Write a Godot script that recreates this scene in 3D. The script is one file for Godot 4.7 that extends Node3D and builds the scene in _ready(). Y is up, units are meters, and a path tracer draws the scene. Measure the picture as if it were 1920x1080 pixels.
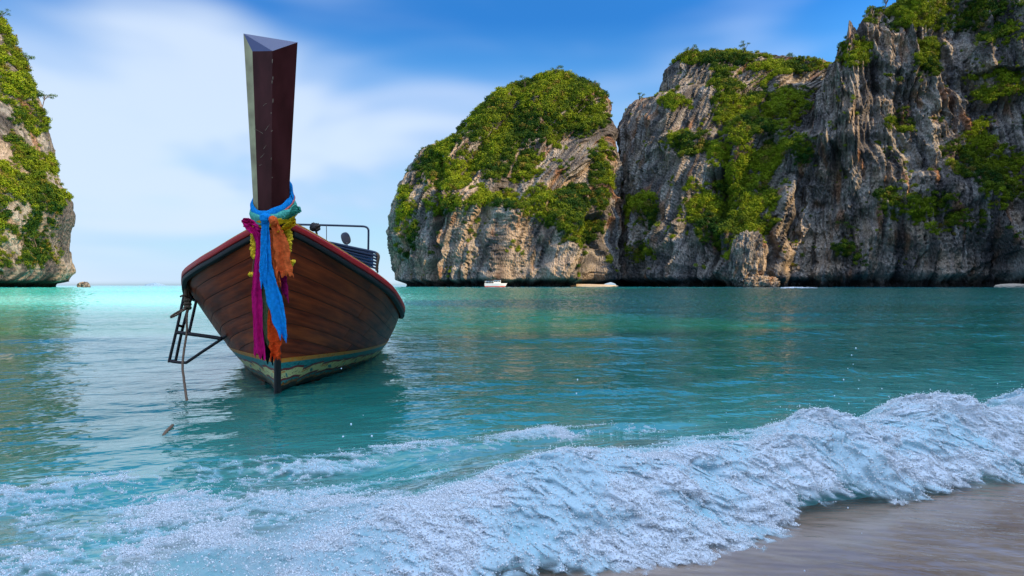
extends Node3D
# A longtail boat at the edge of a tropical bay with limestone cliffs behind. Units are metres, y is up, the sea lies at y = 0.

const F := 1280.0          # focal length in pixels of a 1920-wide frame
const EYE := 1.0
var rng := RandomNumberGenerator.new()
var na := FastNoiseLite.new()
var nb := FastNoiseLite.new()
var nc := FastNoiseLite.new()
var ce := FastNoiseLite.new()
var puffs := FastNoiseLite.new()
var M := {}

func _ready() -> void:
	rng.seed = 7
	for n in [na, nb, nc]:
		n.noise_type = FastNoiseLite.TYPE_SIMPLEX_SMOOTH
		n.fractal_type = FastNoiseLite.FRACTAL_NONE
		n.frequency = 1.0
	ce.noise_type = FastNoiseLite.TYPE_CELLULAR
	ce.cellular_return_type = FastNoiseLite.RETURN_CELL_VALUE
	ce.fractal_type = FastNoiseLite.FRACTAL_NONE
	ce.frequency = 1.0
	ce.seed = 77
	puffs.noise_type = FastNoiseLite.TYPE_CELLULAR
	puffs.cellular_return_type = FastNoiseLite.RETURN_DISTANCE
	puffs.cellular_distance_function = FastNoiseLite.DISTANCE_EUCLIDEAN_SQUARED
	puffs.fractal_type = FastNoiseLite.FRACTAL_NONE
	puffs.frequency = 1.0
	puffs.seed = 5
	na.seed = 11
	nb.seed = 23
	nc.seed = 41
	# ---- camera
	var cam := Camera3D.new()
	cam.name = "camera"
	cam.fov = rad_to_deg(2.0 * atan(540.0 / F))
	cam.near = 0.05
	cam.far = 12000.0
	cam.position = Vector3(0, EYE, 0)
	cam.rotation = Vector3(-5.0 / F, 0, 0)
	add_child(cam)
	# ---- sky and sun
	var we := WorldEnvironment.new()
	we.name = "environment"
	var env := Environment.new()
	env.background_mode = Environment.BG_SKY
	env.tonemap_mode = Environment.TONE_MAPPER_LINEAR
	env.tonemap_exposure = 1.5
	env.sdfgi_enabled = true
	env.ssao_enabled = true
	env.ssil_enabled = true
	var sk := Sky.new()
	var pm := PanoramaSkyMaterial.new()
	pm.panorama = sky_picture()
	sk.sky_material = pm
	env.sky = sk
	we.environment = env
	add_child(we)
	var sun := DirectionalLight3D.new()
	sun.name = "sun"
	sun.light_energy = 1.6
	sun.light_color = Color(1.0, 0.87, 0.64)
	sun.light_angular_distance = 0.5
	sun.shadow_enabled = true
	add_child(sun)
	sun.look_at_from_position(Vector3(0.68, 0.58, 0.42), Vector3.ZERO)
	materials()
	# ---- large structure
	sea()
	seabed()
	cliffs()
	# ---- boat and things
	boat()
	scarves()
	rope_and_ladder()
	tour_boat()
	rocks()
	# ---- shore break
	surf()

# ------------------------------------------------------------------ small helpers
func at(px: float, py: float, d: float) -> Vector3:
	return Vector3((px - 960.0) / F * d, EYE - (py - 534.0) / F * d, -d)

func tab(t: Array, x: float) -> float:      # piecewise linear table of [x, y]
	if x <= t[0][0]: return t[0][1]
	for i in range(1, t.size()):
		if x <= t[i][0]:
			return lerpf(t[i - 1][1], t[i][1], (x - t[i - 1][0]) / (t[i][0] - t[i - 1][0]))
	return t[-1][1]

func smtab(t: Array, x: float) -> float:    # the same, smooth between points (Catmull-Rom)
	var n := t.size()
	if x <= t[0][0]: return t[0][1]
	for i in range(1, n):
		if x <= t[i][0]:
			var k: float = (x - t[i - 1][0]) / (t[i][0] - t[i - 1][0])
			var h: float = t[i][0] - t[i - 1][0]
			var sl: float = (t[i][1] - t[i - 1][1]) / h
			var m0 := sl
			var m1 := sl
			if i >= 2:
				var pr: float = (t[i - 1][1] - t[i - 2][1]) / maxf(t[i - 1][0] - t[i - 2][0], 1e-6)
				m0 = 0.0 if pr * sl <= 0.0 else 2.0 * pr * sl / (pr + sl)
			if i < n - 1:
				var nx: float = (t[i + 1][1] - t[i][1]) / maxf(t[i + 1][0] - t[i][0], 1e-6)
				m1 = 0.0 if nx * sl <= 0.0 else 2.0 * nx * sl / (nx + sl)
			var k2 := k * k
			var k3 := k2 * k
			return (2 * k3 - 3 * k2 + 1) * t[i - 1][1] + (k3 - 2 * k2 + k) * h * m0 + (3 * k2 - 2 * k3) * t[i][1] + (k3 - k2) * h * m1
	return t[-1][1]

func tag(o: Node, label := "", category := "", group := "", kind := "") -> void:
	if label: o.set_meta("label", label)
	if category: o.set_meta("category", category)
	if group: o.set_meta("group", group)
	if kind: o.set_meta("kind", kind)

func put(called: String, mesh: Mesh, mat: Material, parent: Node = self) -> MeshInstance3D:
	var o := MeshInstance3D.new()
	o.name = called
	o.mesh = mesh
	o.material_override = mat
	parent.add_child(o, true)
	return o

func base(called: String, where := Vector3.ZERO) -> Node3D:
	var o := Node3D.new()
	o.name = called
	o.position = where
	add_child(o, true)
	return o

func grid(nu: int, nv: int, p: PackedVector3Array, c := PackedColorArray(), uv := PackedVector2Array(), flip := false, cut := -1.0, wrap := false) -> ArrayMesh:
	var nr := PackedVector3Array()
	nr.resize(nu * nv)
	for j in nv:
		var j0: int = maxi(j - 1, 0) * nu
		var j1: int = mini(j + 1, nv - 1) * nu
		for i in nu:
			var i0 := maxi(i - 1, 0)
			var i1 := mini(i + 1, nu - 1)
			if wrap:
				if i == 0: i0 = nu - 2
				if i == nu - 1: i1 = 1
			var n := (p[j * nu + i1] - p[j * nu + i0]).cross(p[j1 + i] - p[j0 + i])
			if n.length_squared() < 1e-16:
				n = (p[j * nu + i1] - p[j * nu + i0]).cross(p[j1 + (i + 3) % nu] - p[j0 + (i + 3) % nu])
			n = n.normalized()
			nr[j * nu + i] = -n if flip else n
	var ix := PackedInt32Array()
	ix.resize((nu - 1) * (nv - 1) * 6)
	var k := 0
	for j in nv - 1:
		for i in nu - 1:
			var a := j * nu + i
			if cut >= 0.0 and c[a].a <= cut and c[a + 1].a <= cut and c[a + nu].a <= cut and c[a + nu + 1].a <= cut:
				continue
			ix[k] = a
			ix[k + 3] = a + 1
			if flip:
				ix[k + 1] = a + 1; ix[k + 2] = a + nu
				ix[k + 4] = a + nu + 1; ix[k + 5] = a + nu
			else:
				ix[k + 1] = a + nu; ix[k + 2] = a + 1
				ix[k + 4] = a + nu; ix[k + 5] = a + nu + 1
			k += 6
	ix.resize(k)
	var arr := []
	arr.resize(Mesh.ARRAY_MAX)
	arr[Mesh.ARRAY_VERTEX] = p
	arr[Mesh.ARRAY_NORMAL] = nr
	if c.size(): arr[Mesh.ARRAY_COLOR] = c
	if uv.size(): arr[Mesh.ARRAY_TEX_UV] = uv
	arr[Mesh.ARRAY_INDEX] = ix
	var m := ArrayMesh.new()
	m.add_surface_from_arrays(Mesh.PRIMITIVE_TRIANGLES, arr)
	return m

func spline(pts: Array, per: int) -> PackedVector3Array:
	var out := PackedVector3Array()
	var n := pts.size()
	for i in n - 1:
		var a: Vector3 = pts[maxi(i - 1, 0)]
		var b: Vector3 = pts[i]
		var c: Vector3 = pts[i + 1]
		var d: Vector3 = pts[mini(i + 2, n - 1)]
		for k in per:
			out.append(b.cubic_interpolate(c, a, d, float(k) / per))
	out.append(pts[n - 1])
	return out

func tube(pts: PackedVector3Array, radius: float, sides := 8, twist := 0.0, strands := 0, squash := 1.0) -> ArrayMesh:   # round bar or laid rope along a path, ends closed
	var nu := sides + 1
	var nv := pts.size() + 2
	var p := PackedVector3Array()
	var uv := PackedVector2Array()
	p.resize(nu * nv)
	uv.resize(nu * nv)
	var up := Vector3.UP
	var run := 0.0
	for j in nv:
		var k: int = clampi(j - 1, 0, pts.size() - 1)
		var t := (pts[mini(k + 1, pts.size() - 1)] - pts[maxi(k - 1, 0)]).normalized()
		if absf(t.dot(up)) > 0.95: up = Vector3.BACK if absf(t.z) < 0.9 else Vector3.RIGHT
		var s := t.cross(up).normalized()
		var w := s.cross(t).normalized()
		up = w
		if k > 0: run += pts[k].distance_to(pts[k - 1])
		var r := radius if j > 0 and j < nv - 1 else 0.0
		for i in nu:
			var g := TAU * i / sides
			var rr := r
			if strands: rr *= 0.82 + 0.25 * absf(cos((g + run * twist) * strands * 0.5))
			p[j * nu + i] = pts[k] + (s * cos(g) + w * sin(g) * squash) * rr
			uv[j * nu + i] = Vector2(run, float(i) / sides)
	return grid(nu, nv, p, PackedColorArray(), uv, true, -1.0, true)

func join(list: Array) -> ArrayMesh:
	var st := SurfaceTool.new()
	for m in list:
		st.append_from(m, 0, Transform3D())
	return st.commit()

func prism(poly: Array, poly2: Array) -> ArrayMesh:    # flat-faced loft between two rings of points, ends closed
	var st := SurfaceTool.new()
	st.begin(Mesh.PRIMITIVE_TRIANGLES)
	st.set_smooth_group(-1)
	var n := poly.size()
	for i in n:
		var k := (i + 1) % n
		for v in [poly[i], poly2[i], poly[k], poly[k], poly2[i], poly2[k]]:
			st.set_uv(Vector2(v.x + v.z, v.y))
			st.add_vertex(v)
	for i in range(1, n - 1):
		for v in [poly[0], poly[i], poly[i + 1]]: st.set_uv(Vector2(v.x, v.z)); st.add_vertex(v)
		for v in [poly2[0], poly2[i + 1], poly2[i]]: st.set_uv(Vector2(v.x, v.z)); st.add_vertex(v)
	st.generate_normals()
	return st.commit()

func box(lo: Vector3, hi: Vector3) -> ArrayMesh:
	var a := [Vector3(lo.x, lo.y, lo.z), Vector3(hi.x, lo.y, lo.z), Vector3(hi.x, lo.y, hi.z), Vector3(lo.x, lo.y, hi.z)]
	var b := []
	for v in a: b.append(Vector3(v.x, hi.y, v.z))
	return prism(a, b)

func fbm(n: FastNoiseLite, x: float, y: float, z: float, oct: int) -> float:
	var s := 0.0
	var a := 0.5
	for i in oct:
		s += a * n.get_noise_3d(x, y, z)
		x = x * 2.03 + 5.1; y = y * 2.03 + 1.7; z = z * 2.03 + 3.3
		a *= 0.5
	return s

func lin(r: float, g: float, b: float) -> Color:
	return Color(r, g, b).linear_to_srgb()

# ------------------------------------------------------------------ sky
func sky_picture() -> ImageTexture:
	var w := 1024
	var h := 512
	var im := Image.create(w, h, false, Image.FORMAT_RGBF)
	var steps := [[0.0, 0.64, 0.82, 0.97], [3.0, 0.52, 0.79, 0.97], [6.5, 0.38, 0.74, 0.97], [11.0, 0.22, 0.58, 0.95], [16.0, 0.10, 0.38, 0.85], [21.0, 0.035, 0.23, 0.68], [35.0, 0.035, 0.18, 0.54], [90.0, 0.03, 0.15, 0.48]]
	for j in h:
		var el := 90.0 - (j + 0.5) / h * 180.0
		if el < -2.0:
			for i in w: im.set_pixel(i, j, Color(0.12, 0.22, 0.24))
			continue
		var e := maxf(el, 0.0)
		var b := Vector3(tab(steps.map(func(s): return [s[0], s[1]]), e), tab(steps.map(func(s): return [s[0], s[2]]), e), tab(steps.map(func(s): return [s[0], s[3]]), e))
		for i in w:
			var az := wrapf((i + 0.5) / w * TAU, -PI, PI)      # north, towards -z, at the picture's edges
			var d := Vector3(sin(az) * cos(deg_to_rad(el)), sin(deg_to_rad(el)), -cos(az) * cos(deg_to_rad(el)))
			var q := d * 1.7 + Vector3(0, d.y * 1.2, 0)
			var wv := Vector3(na.get_noise_3dv(q * 0.8), nb.get_noise_3dv(q * 0.8), 0.0) * 0.5
			var c := 0.5 + fbm(nb, q.x + wv.x + d.y * 1.6 + 1.3, q.y * 1.5 + wv.y, q.z, 4)
			var streak := 0.5 + fbm(nc, q.x * 1.4, q.y * 6.0, q.z * 1.4 + 9.0, 4)
			var bank := tab([[0.0, 0.0], [4.0, 0.05], [8.0, 0.22], [13.0, 0.34], [17.0, 0.30], [18.0, 0.16], [21.5, -0.14], [26.0, 0.0], [34.0, 0.30], [50.0, 0.45], [90.0, 0.45]], e + 3.0 * na.get_noise_2d(az * 2.3, 5.0))
			# the broad bank in the north thins out towards the east
			bank -= 0.20 * smoothstep(-0.22, -0.56, az) * smoothstep(-1.2, -0.8, az) * smoothstep(6.0, 14.0, e) * (1.0 - smoothstep(24.0, 34.0, e))
			bank -= 0.34 * (1.0 - smoothstep(26.0, 40.0, e)) * smoothstep(0.26, 0.62, az) * (1.0 - smoothstep(1.2, 2.2, az)) * smoothstep(4.0, 12.0, e)
			var m := smoothstep(0.28, 0.98, c * 0.70 + 0.17 + streak * 0.13 - 0.05 + bank)
			var cl := Vector3(0.53, 0.69, 0.98).lerp(Vector3(0.70, 0.83, 1.02), smoothstep(0.42, 0.8, c))
			var v := b.lerp(cl, m * 0.9)
			v *= 0.68 * (1.0 + 2.6 * pow(smoothstep(-0.15, 1.0, d.dot(Vector3(0.68, 0.58, 0.42).normalized())), 1.2))      # glow towards the unseen sun, strengthened to lighten the shaded foreground
			im.set_pixel(i, j, Color(v.x, v.y, v.z))
	return ImageTexture.create_from_image(im)

# ------------------------------------------------------------------ materials
func noise_image(size: int, freq: float, oct: int, kind: int, sd: int, stretch := 1) -> Image:
	var n := FastNoiseLite.new()
	n.seed = sd
	n.noise_type = kind
	n.frequency = freq
	n.fractal_type = FastNoiseLite.FRACTAL_FBM
	n.fractal_octaves = oct
	if kind == FastNoiseLite.TYPE_CELLULAR:
		n.cellular_return_type = FastNoiseLite.RETURN_DISTANCE
	var im := n.get_seamless_image(size, size / stretch)
	if stretch > 1: im.resize(size, size, Image.INTERPOLATE_CUBIC)
	return im

func tinted(im: Image, lo: Color, hi: Color, power := 1.0) -> ImageTexture:      # grey noise to a band of colours (sRGB)
	var lut := []
	for i in 256: lut.append(lo.lerp(hi, pow(i / 255.0, power)))
	var out := Image.create(im.get_width(), im.get_height(), false, Image.FORMAT_RGB8)
	var data := im.get_data()
	var w := im.get_width()
	var by := PackedByteArray()
	by.resize(data.size() * 3)
	for k in data.size():
		var c: Color = lut[data[k]]
		by[k * 3] = int(c.r * 255); by[k * 3 + 1] = int(c.g * 255); by[k * 3 + 2] = int(c.b * 255)
	out.set_data(w, im.get_height(), false, Image.FORMAT_RGB8, by)
	return ImageTexture.create_from_image(out)

func normal_of(im: Image, k: float) -> ImageTexture:
	var b := im.duplicate()
	b.convert(Image.FORMAT_RGBA8)
	b.bump_map_to_normal_map(k)
	return ImageTexture.create_from_image(b)

func mat(called: String, color: Color, rough := 0.7, metal := 0.0) -> StandardMaterial3D:
	var m := StandardMaterial3D.new()
	m.resource_name = called
	m.albedo_color = color
	m.roughness = rough
	m.metallic = metal
	M[called] = m
	return m

func materials() -> void:
	var m: StandardMaterial3D
	var rock_im := noise_image(512, 0.02, 5, FastNoiseLite.TYPE_SIMPLEX_SMOOTH, 3)
	m = mat("rock", Color.WHITE, 0.95)
	m.vertex_color_use_as_albedo = true
	m.metallic_specular = 0.2
	m.albedo_texture = tinted(rock_im, Color(0.48, 0.47, 0.46), Color(1, 1, 1))
	m.uv1_triplanar = true
	m.uv1_world_triplanar = true
	m.uv1_scale = Vector3(0.075, 0.042, 0.075)
	m.heightmap_enabled = true
	m.heightmap_texture = ImageTexture.create_from_image(rock_im)
	m.heightmap_scale = 160.0
	m = mat("leaf", Color.WHITE, 0.75)
	m.vertex_color_use_as_albedo = true
	m.metallic_specular = 0.25
	m.backlight_enabled = true
	m.backlight = Color(0.45, 0.5, 0.2)
	m.cull_mode = BaseMaterial3D.CULL_DISABLED
	m = mat("tree_leaf", lin(0.085, 0.15, 0.016), 0.75)
	m.vertex_color_use_as_albedo = true
	m.metallic_specular = 0.25
	m.backlight_enabled = true
	m.backlight = Color(0.45, 0.5, 0.2)
	m = mat("bark", lin(0.09, 0.065, 0.045), 0.9)
	# water
	var rip := noise_image(512, 0.012, 4, FastNoiseLite.TYPE_SIMPLEX_SMOOTH, 5)
	m = mat("water", Color.WHITE, 0.045)
	m.vertex_color_use_as_albedo = true
	m.metallic_specular = 0.85
	m.normal_enabled = true
	m.normal_texture = normal_of(rip, 6.0)
	m.normal_scale = 0.40
	# sand
	var sand_im := noise_image(1024, 0.012, 5, FastNoiseLite.TYPE_SIMPLEX_SMOOTH, 8)
	m = mat("sand", Color.WHITE, 0.14)
	m.vertex_color_use_as_albedo = true
	var streaks := noise_image(1024, 0.02, 5, FastNoiseLite.TYPE_SIMPLEX_SMOOTH, 9, 2)
	streaks.rotate_90(CLOCKWISE)
	m.albedo_texture = tinted(streaks, Color(0.80, 0.77, 0.74), Color(1, 1, 1), 1.0)
	m.uv1_scale = Vector3(1, 1, 1)
	m.normal_enabled = true
	m.normal_texture = normal_of(sand_im, 3.0)
	m.normal_scale = 1.0
	m.metallic_specular = 0.55
	# foam
	m = mat("foam", Color.WHITE, 0.9)
	m.vertex_color_use_as_albedo = true
	m.transparency = BaseMaterial3D.TRANSPARENCY_ALPHA
	m.albedo_texture = tinted(noise_image(512, 0.05, 4, FastNoiseLite.TYPE_CELLULAR, 12), Color(0.86, 0.9, 0.93), Color(1, 1, 1))
	m.uv1_triplanar = true
	m.uv1_world_triplanar = true
	m.uv1_scale = Vector3(3.1, 3.1, 3.1)
	m.heightmap_enabled = true
	m.heightmap_texture = ImageTexture.create_from_image(noise_image(512, 0.045, 4, FastNoiseLite.TYPE_CELLULAR, 13))
	m.heightmap_scale = 0.5
	m.metallic_specular = 0.2
	m.backlight_enabled = true
	m.backlight = Color(0.75, 0.75, 0.75)
	m = mat("froth", lin(0.96, 0.96, 0.96), 1.0)
	m.metallic_specular = 0.1
	m.backlight_enabled = true
	m.backlight = Color(0.85, 0.85, 0.85)
	m = mat("droplet", lin(0.86, 0.89, 0.94), 0.25)
	m.metallic_specular = 0.7
	# boat
	var grain := noise_image(512, 0.02, 5, FastNoiseLite.TYPE_SIMPLEX_SMOOTH, 21, 8).duplicate()
	grain.rotate_90(CLOCKWISE)
	var blot := noise_image(512, 0.008, 5, FastNoiseLite.TYPE_SIMPLEX_SMOOTH, 22)
	var gt := tinted(grain, Color(0.76, 0.72, 0.70), Color(1, 1, 1))
	var bt := tinted(blot, Color(0.55, 0.48, 0.46), Color(1, 1, 1), 0.7)
	for k in 4:
		m = mat("plank%d" % k, [lin(0.52, 0.084, 0.014), lin(0.42, 0.066, 0.012), lin(0.60, 0.108, 0.018), lin(0.47, 0.070, 0.012)][k], 0.42)
		m.metallic_specular = 0.32
		m.albedo_texture = gt
		m.uv1_scale = Vector3(1.3, 2.2, 1)
		m.uv1_offset = Vector3(k * 0.31, k * 0.17, 0)
		m.detail_enabled = true
		m.detail_blend_mode = BaseMaterial3D.BLEND_MODE_MUL
		m.detail_albedo = bt
		m.detail_uv_layer = BaseMaterial3D.DETAIL_UV_1
		m.heightmap_enabled = true
		m.heightmap_texture = ImageTexture.create_from_image(grain)
		m.heightmap_scale = 0.15
	m = mat("post_wood", lin(0.095, 0.022, 0.022), 0.33)
	m.albedo_texture = bt
	m.uv1_triplanar = true
	m.uv1_scale = Vector3(1.6, 0.5, 1.6)
	m.metallic_specular = 0.3
	m = mat("post_lit_bevel", lin(0.62, 0.56, 0.28), 0.4)  # skylight on the post's left bevel, put into its pale olive
	m.albedo_texture = bt
	m.uv1_triplanar = true
	m = mat("post_top", lin(0.075, 0.085, 0.17), 0.25)  # bluish because the sky's reflection is put into the colour
	m = mat("chip", lin(0.22, 0.15, 0.10), 0.8)
	m = mat("dark", lin(0.018, 0.017, 0.018), 0.6)
	m.albedo_texture = bt
	m = mat("red", lin(0.62, 0.016, 0.018), 0.45)
	m.albedo_texture = tinted(blot, Color(0.72, 0.7, 0.7), Color(1, 1, 1))
	m = mat("yellow", lin(0.80, 0.40, 0.03), 0.45)
	m.albedo_texture = M.red.albedo_texture
	m = mat("paint_band", Color.WHITE, 0.4)
	m.albedo_texture = band_picture()
	m = mat("iron", lin(0.028, 0.020, 0.022), 0.5, 0.3)
	m = mat("blue_tube", lin(0.012, 0.025, 0.060), 0.35)
	m = mat("blue_cloth", lin(0.05, 0.20, 0.42), 0.8)
	m = mat("grey_metal", lin(0.10, 0.10, 0.12), 0.4, 0.5)
	m = mat("rope", lin(0.16, 0.095, 0.055), 0.9)
	m = mat("deck", lin(0.10, 0.05, 0.03), 0.7)
	m = mat("white_paint", lin(0.75, 0.75, 0.75), 0.4)
	m = mat("red_paint", lin(0.45, 0.05, 0.04), 0.5)
	m = mat("glass_dark", lin(0.03, 0.04, 0.05), 0.1)
	# cloth
	var weave := noise_image(256, 0.03, 4, FastNoiseLite.TYPE_SIMPLEX_SMOOTH, 31)
	var wt := tinted(weave, Color(0.80, 0.80, 0.80), Color(1, 1, 1))
	var cl := {"magenta": lin(0.78, 0.012, 0.19), "plum": lin(0.38, 0.010, 0.10), "blue": lin(0.012, 0.34, 0.85), "deep_blue": lin(0.010, 0.2, 0.6), "orange": lin(1.0, 0.17, 0.04), "red_orange": lin(1.0, 0.09, 0.015),
		"mint": lin(0.13, 0.60, 0.45), "olive": lin(0.17, 0.21, 0.09), "golden": lin(0.88, 0.52, 0.015), "black": lin(0.008, 0.010, 0.012), "coral": lin(0.95, 0.22, 0.16)}
	for k in cl:
		m = mat(k, cl[k], 0.85)
		m.albedo_texture = wt
		m.metallic_specular = 0.15
		m.backlight_enabled = true
		m.backlight = Color(0.55, 0.55, 0.55)
		m.cull_mode = BaseMaterial3D.CULL_DISABLED
	m = mat("marigold", lin(0.95, 0.58, 0.01), 0.8)

func band_picture() -> ImageTexture:      # the wavy painted stripes above the waterline: flat paint
	var w := 1024
	var h := 128
	var im := Image.create(w, h, false, Image.FORMAT_RGB8)
	var teal := Color(0.12, 0.52, 0.50)
	var cream := Color(0.86, 0.84, 0.54)
	var maroon := Color(0.52, 0.08, 0.09)
	var ochre := Color(0.86, 0.52, 0.07)
	var dark := Color(0.10, 0.09, 0.07)
	for i in w:
		var x := i / float(w) * 22.0
		var saw := fposmod(x * 0.8 + 0.3 * na.get_noise_2d(x * 0.7, 3.0), 1.0)
		var z := 0.10 * (pow(saw, 0.7) - 0.5) + 0.05 * nb.get_noise_2d(x * 1.2, 1.0)
		for j in h:
			var y := j / float(h - 1)       # 0 at the top
			var v := y + z * smoothstep(0.12, 0.3, y)
			var c := ochre
			if v > 0.13: c = teal
			if v > 0.33: c = maroon
			if v > 0.40: c = cream
			if v > 0.43 and v < 0.47 and saw < 0.4: c = ochre
			if v > 0.50 and v < 0.63 and absf(saw - 0.52 - (v - 0.56) * 0.8) < 0.05: c = teal
			if v > 0.66: c = maroon
			if v > 0.73: c = teal
			if v > 0.80 + 0.05 * na.get_noise_2d(x * 4.0, 8.0): c = ochre.darkened(0.35)
			if v > 0.89: c = dark
			var wear := na.get_noise_2d(x * 5.0, y * 9.0) * 0.5 + nb.get_noise_2d(x * 15.0, y * 22.0) * 0.5
			if wear > 0.42: c = c.lerp(Color(0.62, 0.68, 0.64), 0.5)
			elif wear < -0.36 - 0.2 * (1.0 - y): c = c.lerp(Color(0.13, 0.08, 0.06), 0.75)
			im.set_pixel(i, j, c)
	return ImageTexture.create_from_image(im)

# ------------------------------------------------------------------ the sea
const SHORE := Vector2(0.26, -2.34)      # a point of the water's edge; the edge runs along ALONG, the sea lies towards OUT
const ALONG := Vector2(0.899, -0.438)
const OUT := Vector2(-0.438, -0.899)
const CREST := [[-6.0, 0.02], [-3.0, 0.03], [-1.4, 0.06], [-0.5, 0.13], [0.1, 0.185], [0.8, 0.20], [1.7, 0.22], [3.0, 0.215], [4.2, 0.225], [7.0, 0.23], [12.0, 0.22]]

func foot(s: float) -> float:      # lobes of the front edge of the wash
	return -0.11 * smoothstep(1.1, -0.1, s) + 0.13 * na.get_noise_2d(s * 1.1, 20.0) + 0.08 * nb.get_noise_2d(s * 2.7, 21.0) + 0.025 * nc.get_noise_2d(s * 9.0, 22.0) + 0.02

func swell(s: float, q: float) -> float:      # height of the breaking wave and of the smaller one behind it
	var qq := q + 0.10 * na.get_noise_2d(s * 0.9, 4.0) + 0.05 * nb.get_noise_2d(s * 2.6, 2.0)
	var h := tab(CREST, s)
	var y := h * smoothstep(-0.02, 0.5, qq) * (1.0 - 0.9 * smoothstep(0.50, 2.0, qq))
	var q2 := q - 1.72 + 0.12 * s + 0.12 * nb.get_noise_2d(s * 0.8, 7.0)
	y += 0.055 * exp(-q2 * q2 / (0.03 if q2 < 0.0 else 0.12)) * (1.0 - smoothstep(1.4, 2.4, s)) * smoothstep(-3.5, -0.5, s)
	return y

func sea_height(x: float, z: float, d: float) -> float:
	var s := (x - SHORE.x) * ALONG.x + (z - SHORE.y) * ALONG.y
	var q := (x - SHORE.x) * OUT.x + (z - SHORE.y) * OUT.y
	var calm := clampf(q / 1.2, 0.15, 1.0)
	# waves run in towards the shore: long crests, short across
	var wx := x * 0.97 - z * 0.25
	var wz := z * 0.97 + x * 0.25
	var g := 0.55 + 0.45 * nc.get_noise_2d(x * 0.11, z * 0.16)
	var y := 0.030 * na.get_noise_2d(wx * 0.16, wz * 0.42) * smoothstep(5.0, 12.0, d)
	y += 0.028 * g * nb.get_noise_2d(wx * 0.42, wz * 1.05) * (1.0 - smoothstep(60.0, 160.0, d))
	if d < 60.0: y += 0.0125 * g * na.get_noise_2d(wx * 1.1 + 7.0, wz * 2.6) * (1.0 - smoothstep(25.0, 60.0, d))
	if d < 26.0: y += 0.0036 * nb.get_noise_2d(wx * 2.8, wz * 6.4 + 3.0) * (1.0 - smoothstep(10.0, 26.0, d))
	if d < 12.0: y += 0.0007 * nc.get_noise_2d(wx * 7.5, wz * 16.0) * (1.0 - smoothstep(5.0, 12.0, d))
	y += 0.0105 * minf(d, 260.0) * 0.085 * (nc.get_noise_2d(x * 190.0 / d, d * 90.0 / (d + 1.0) + log(d) * 83.0) + 0.6 * na.get_noise_2d(x * 400.0 / d, log(d) * 40.0)) * smoothstep(14.0, 40.0, d)
	y *= calm
	# a low swell some way out
	var c := -z - 13.2 - 1.1 * na.get_noise_2d(x * 0.12, 0.5) - 0.05 * x
	y += 0.085 * exp(-c * c / (0.35 if c < 0.0 else 1.6)) * (0.6 + 0.5 * nb.get_noise_2d(x * 0.25, 9.0))
	var c2 := -z - 24.0 - 1.6 * nb.get_noise_2d(x * 0.08, 1.5) + 0.06 * x
	y += 0.09 * exp(-c2 * c2 / (1.0 if c2 < 0.0 else 4.0)) * (0.5 + 0.6 * na.get_noise_2d(x * 0.14, 4.0))
	if q < 5.0 and d < 14.0: y += swell(s, q)
	if q < 0.8 and d < 14.0: y -= (0.035 + 0.9 * maxf(swell(s, q), 0.0)) * smoothstep(0.62, 0.30, q - foot(s)) * smoothstep(-2.6, -0.6, s)
	if q < 0.8 and d < 14.0: y -= 0.05 * smoothstep(0.30, 0.02, q - foot(s))
	return y

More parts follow.
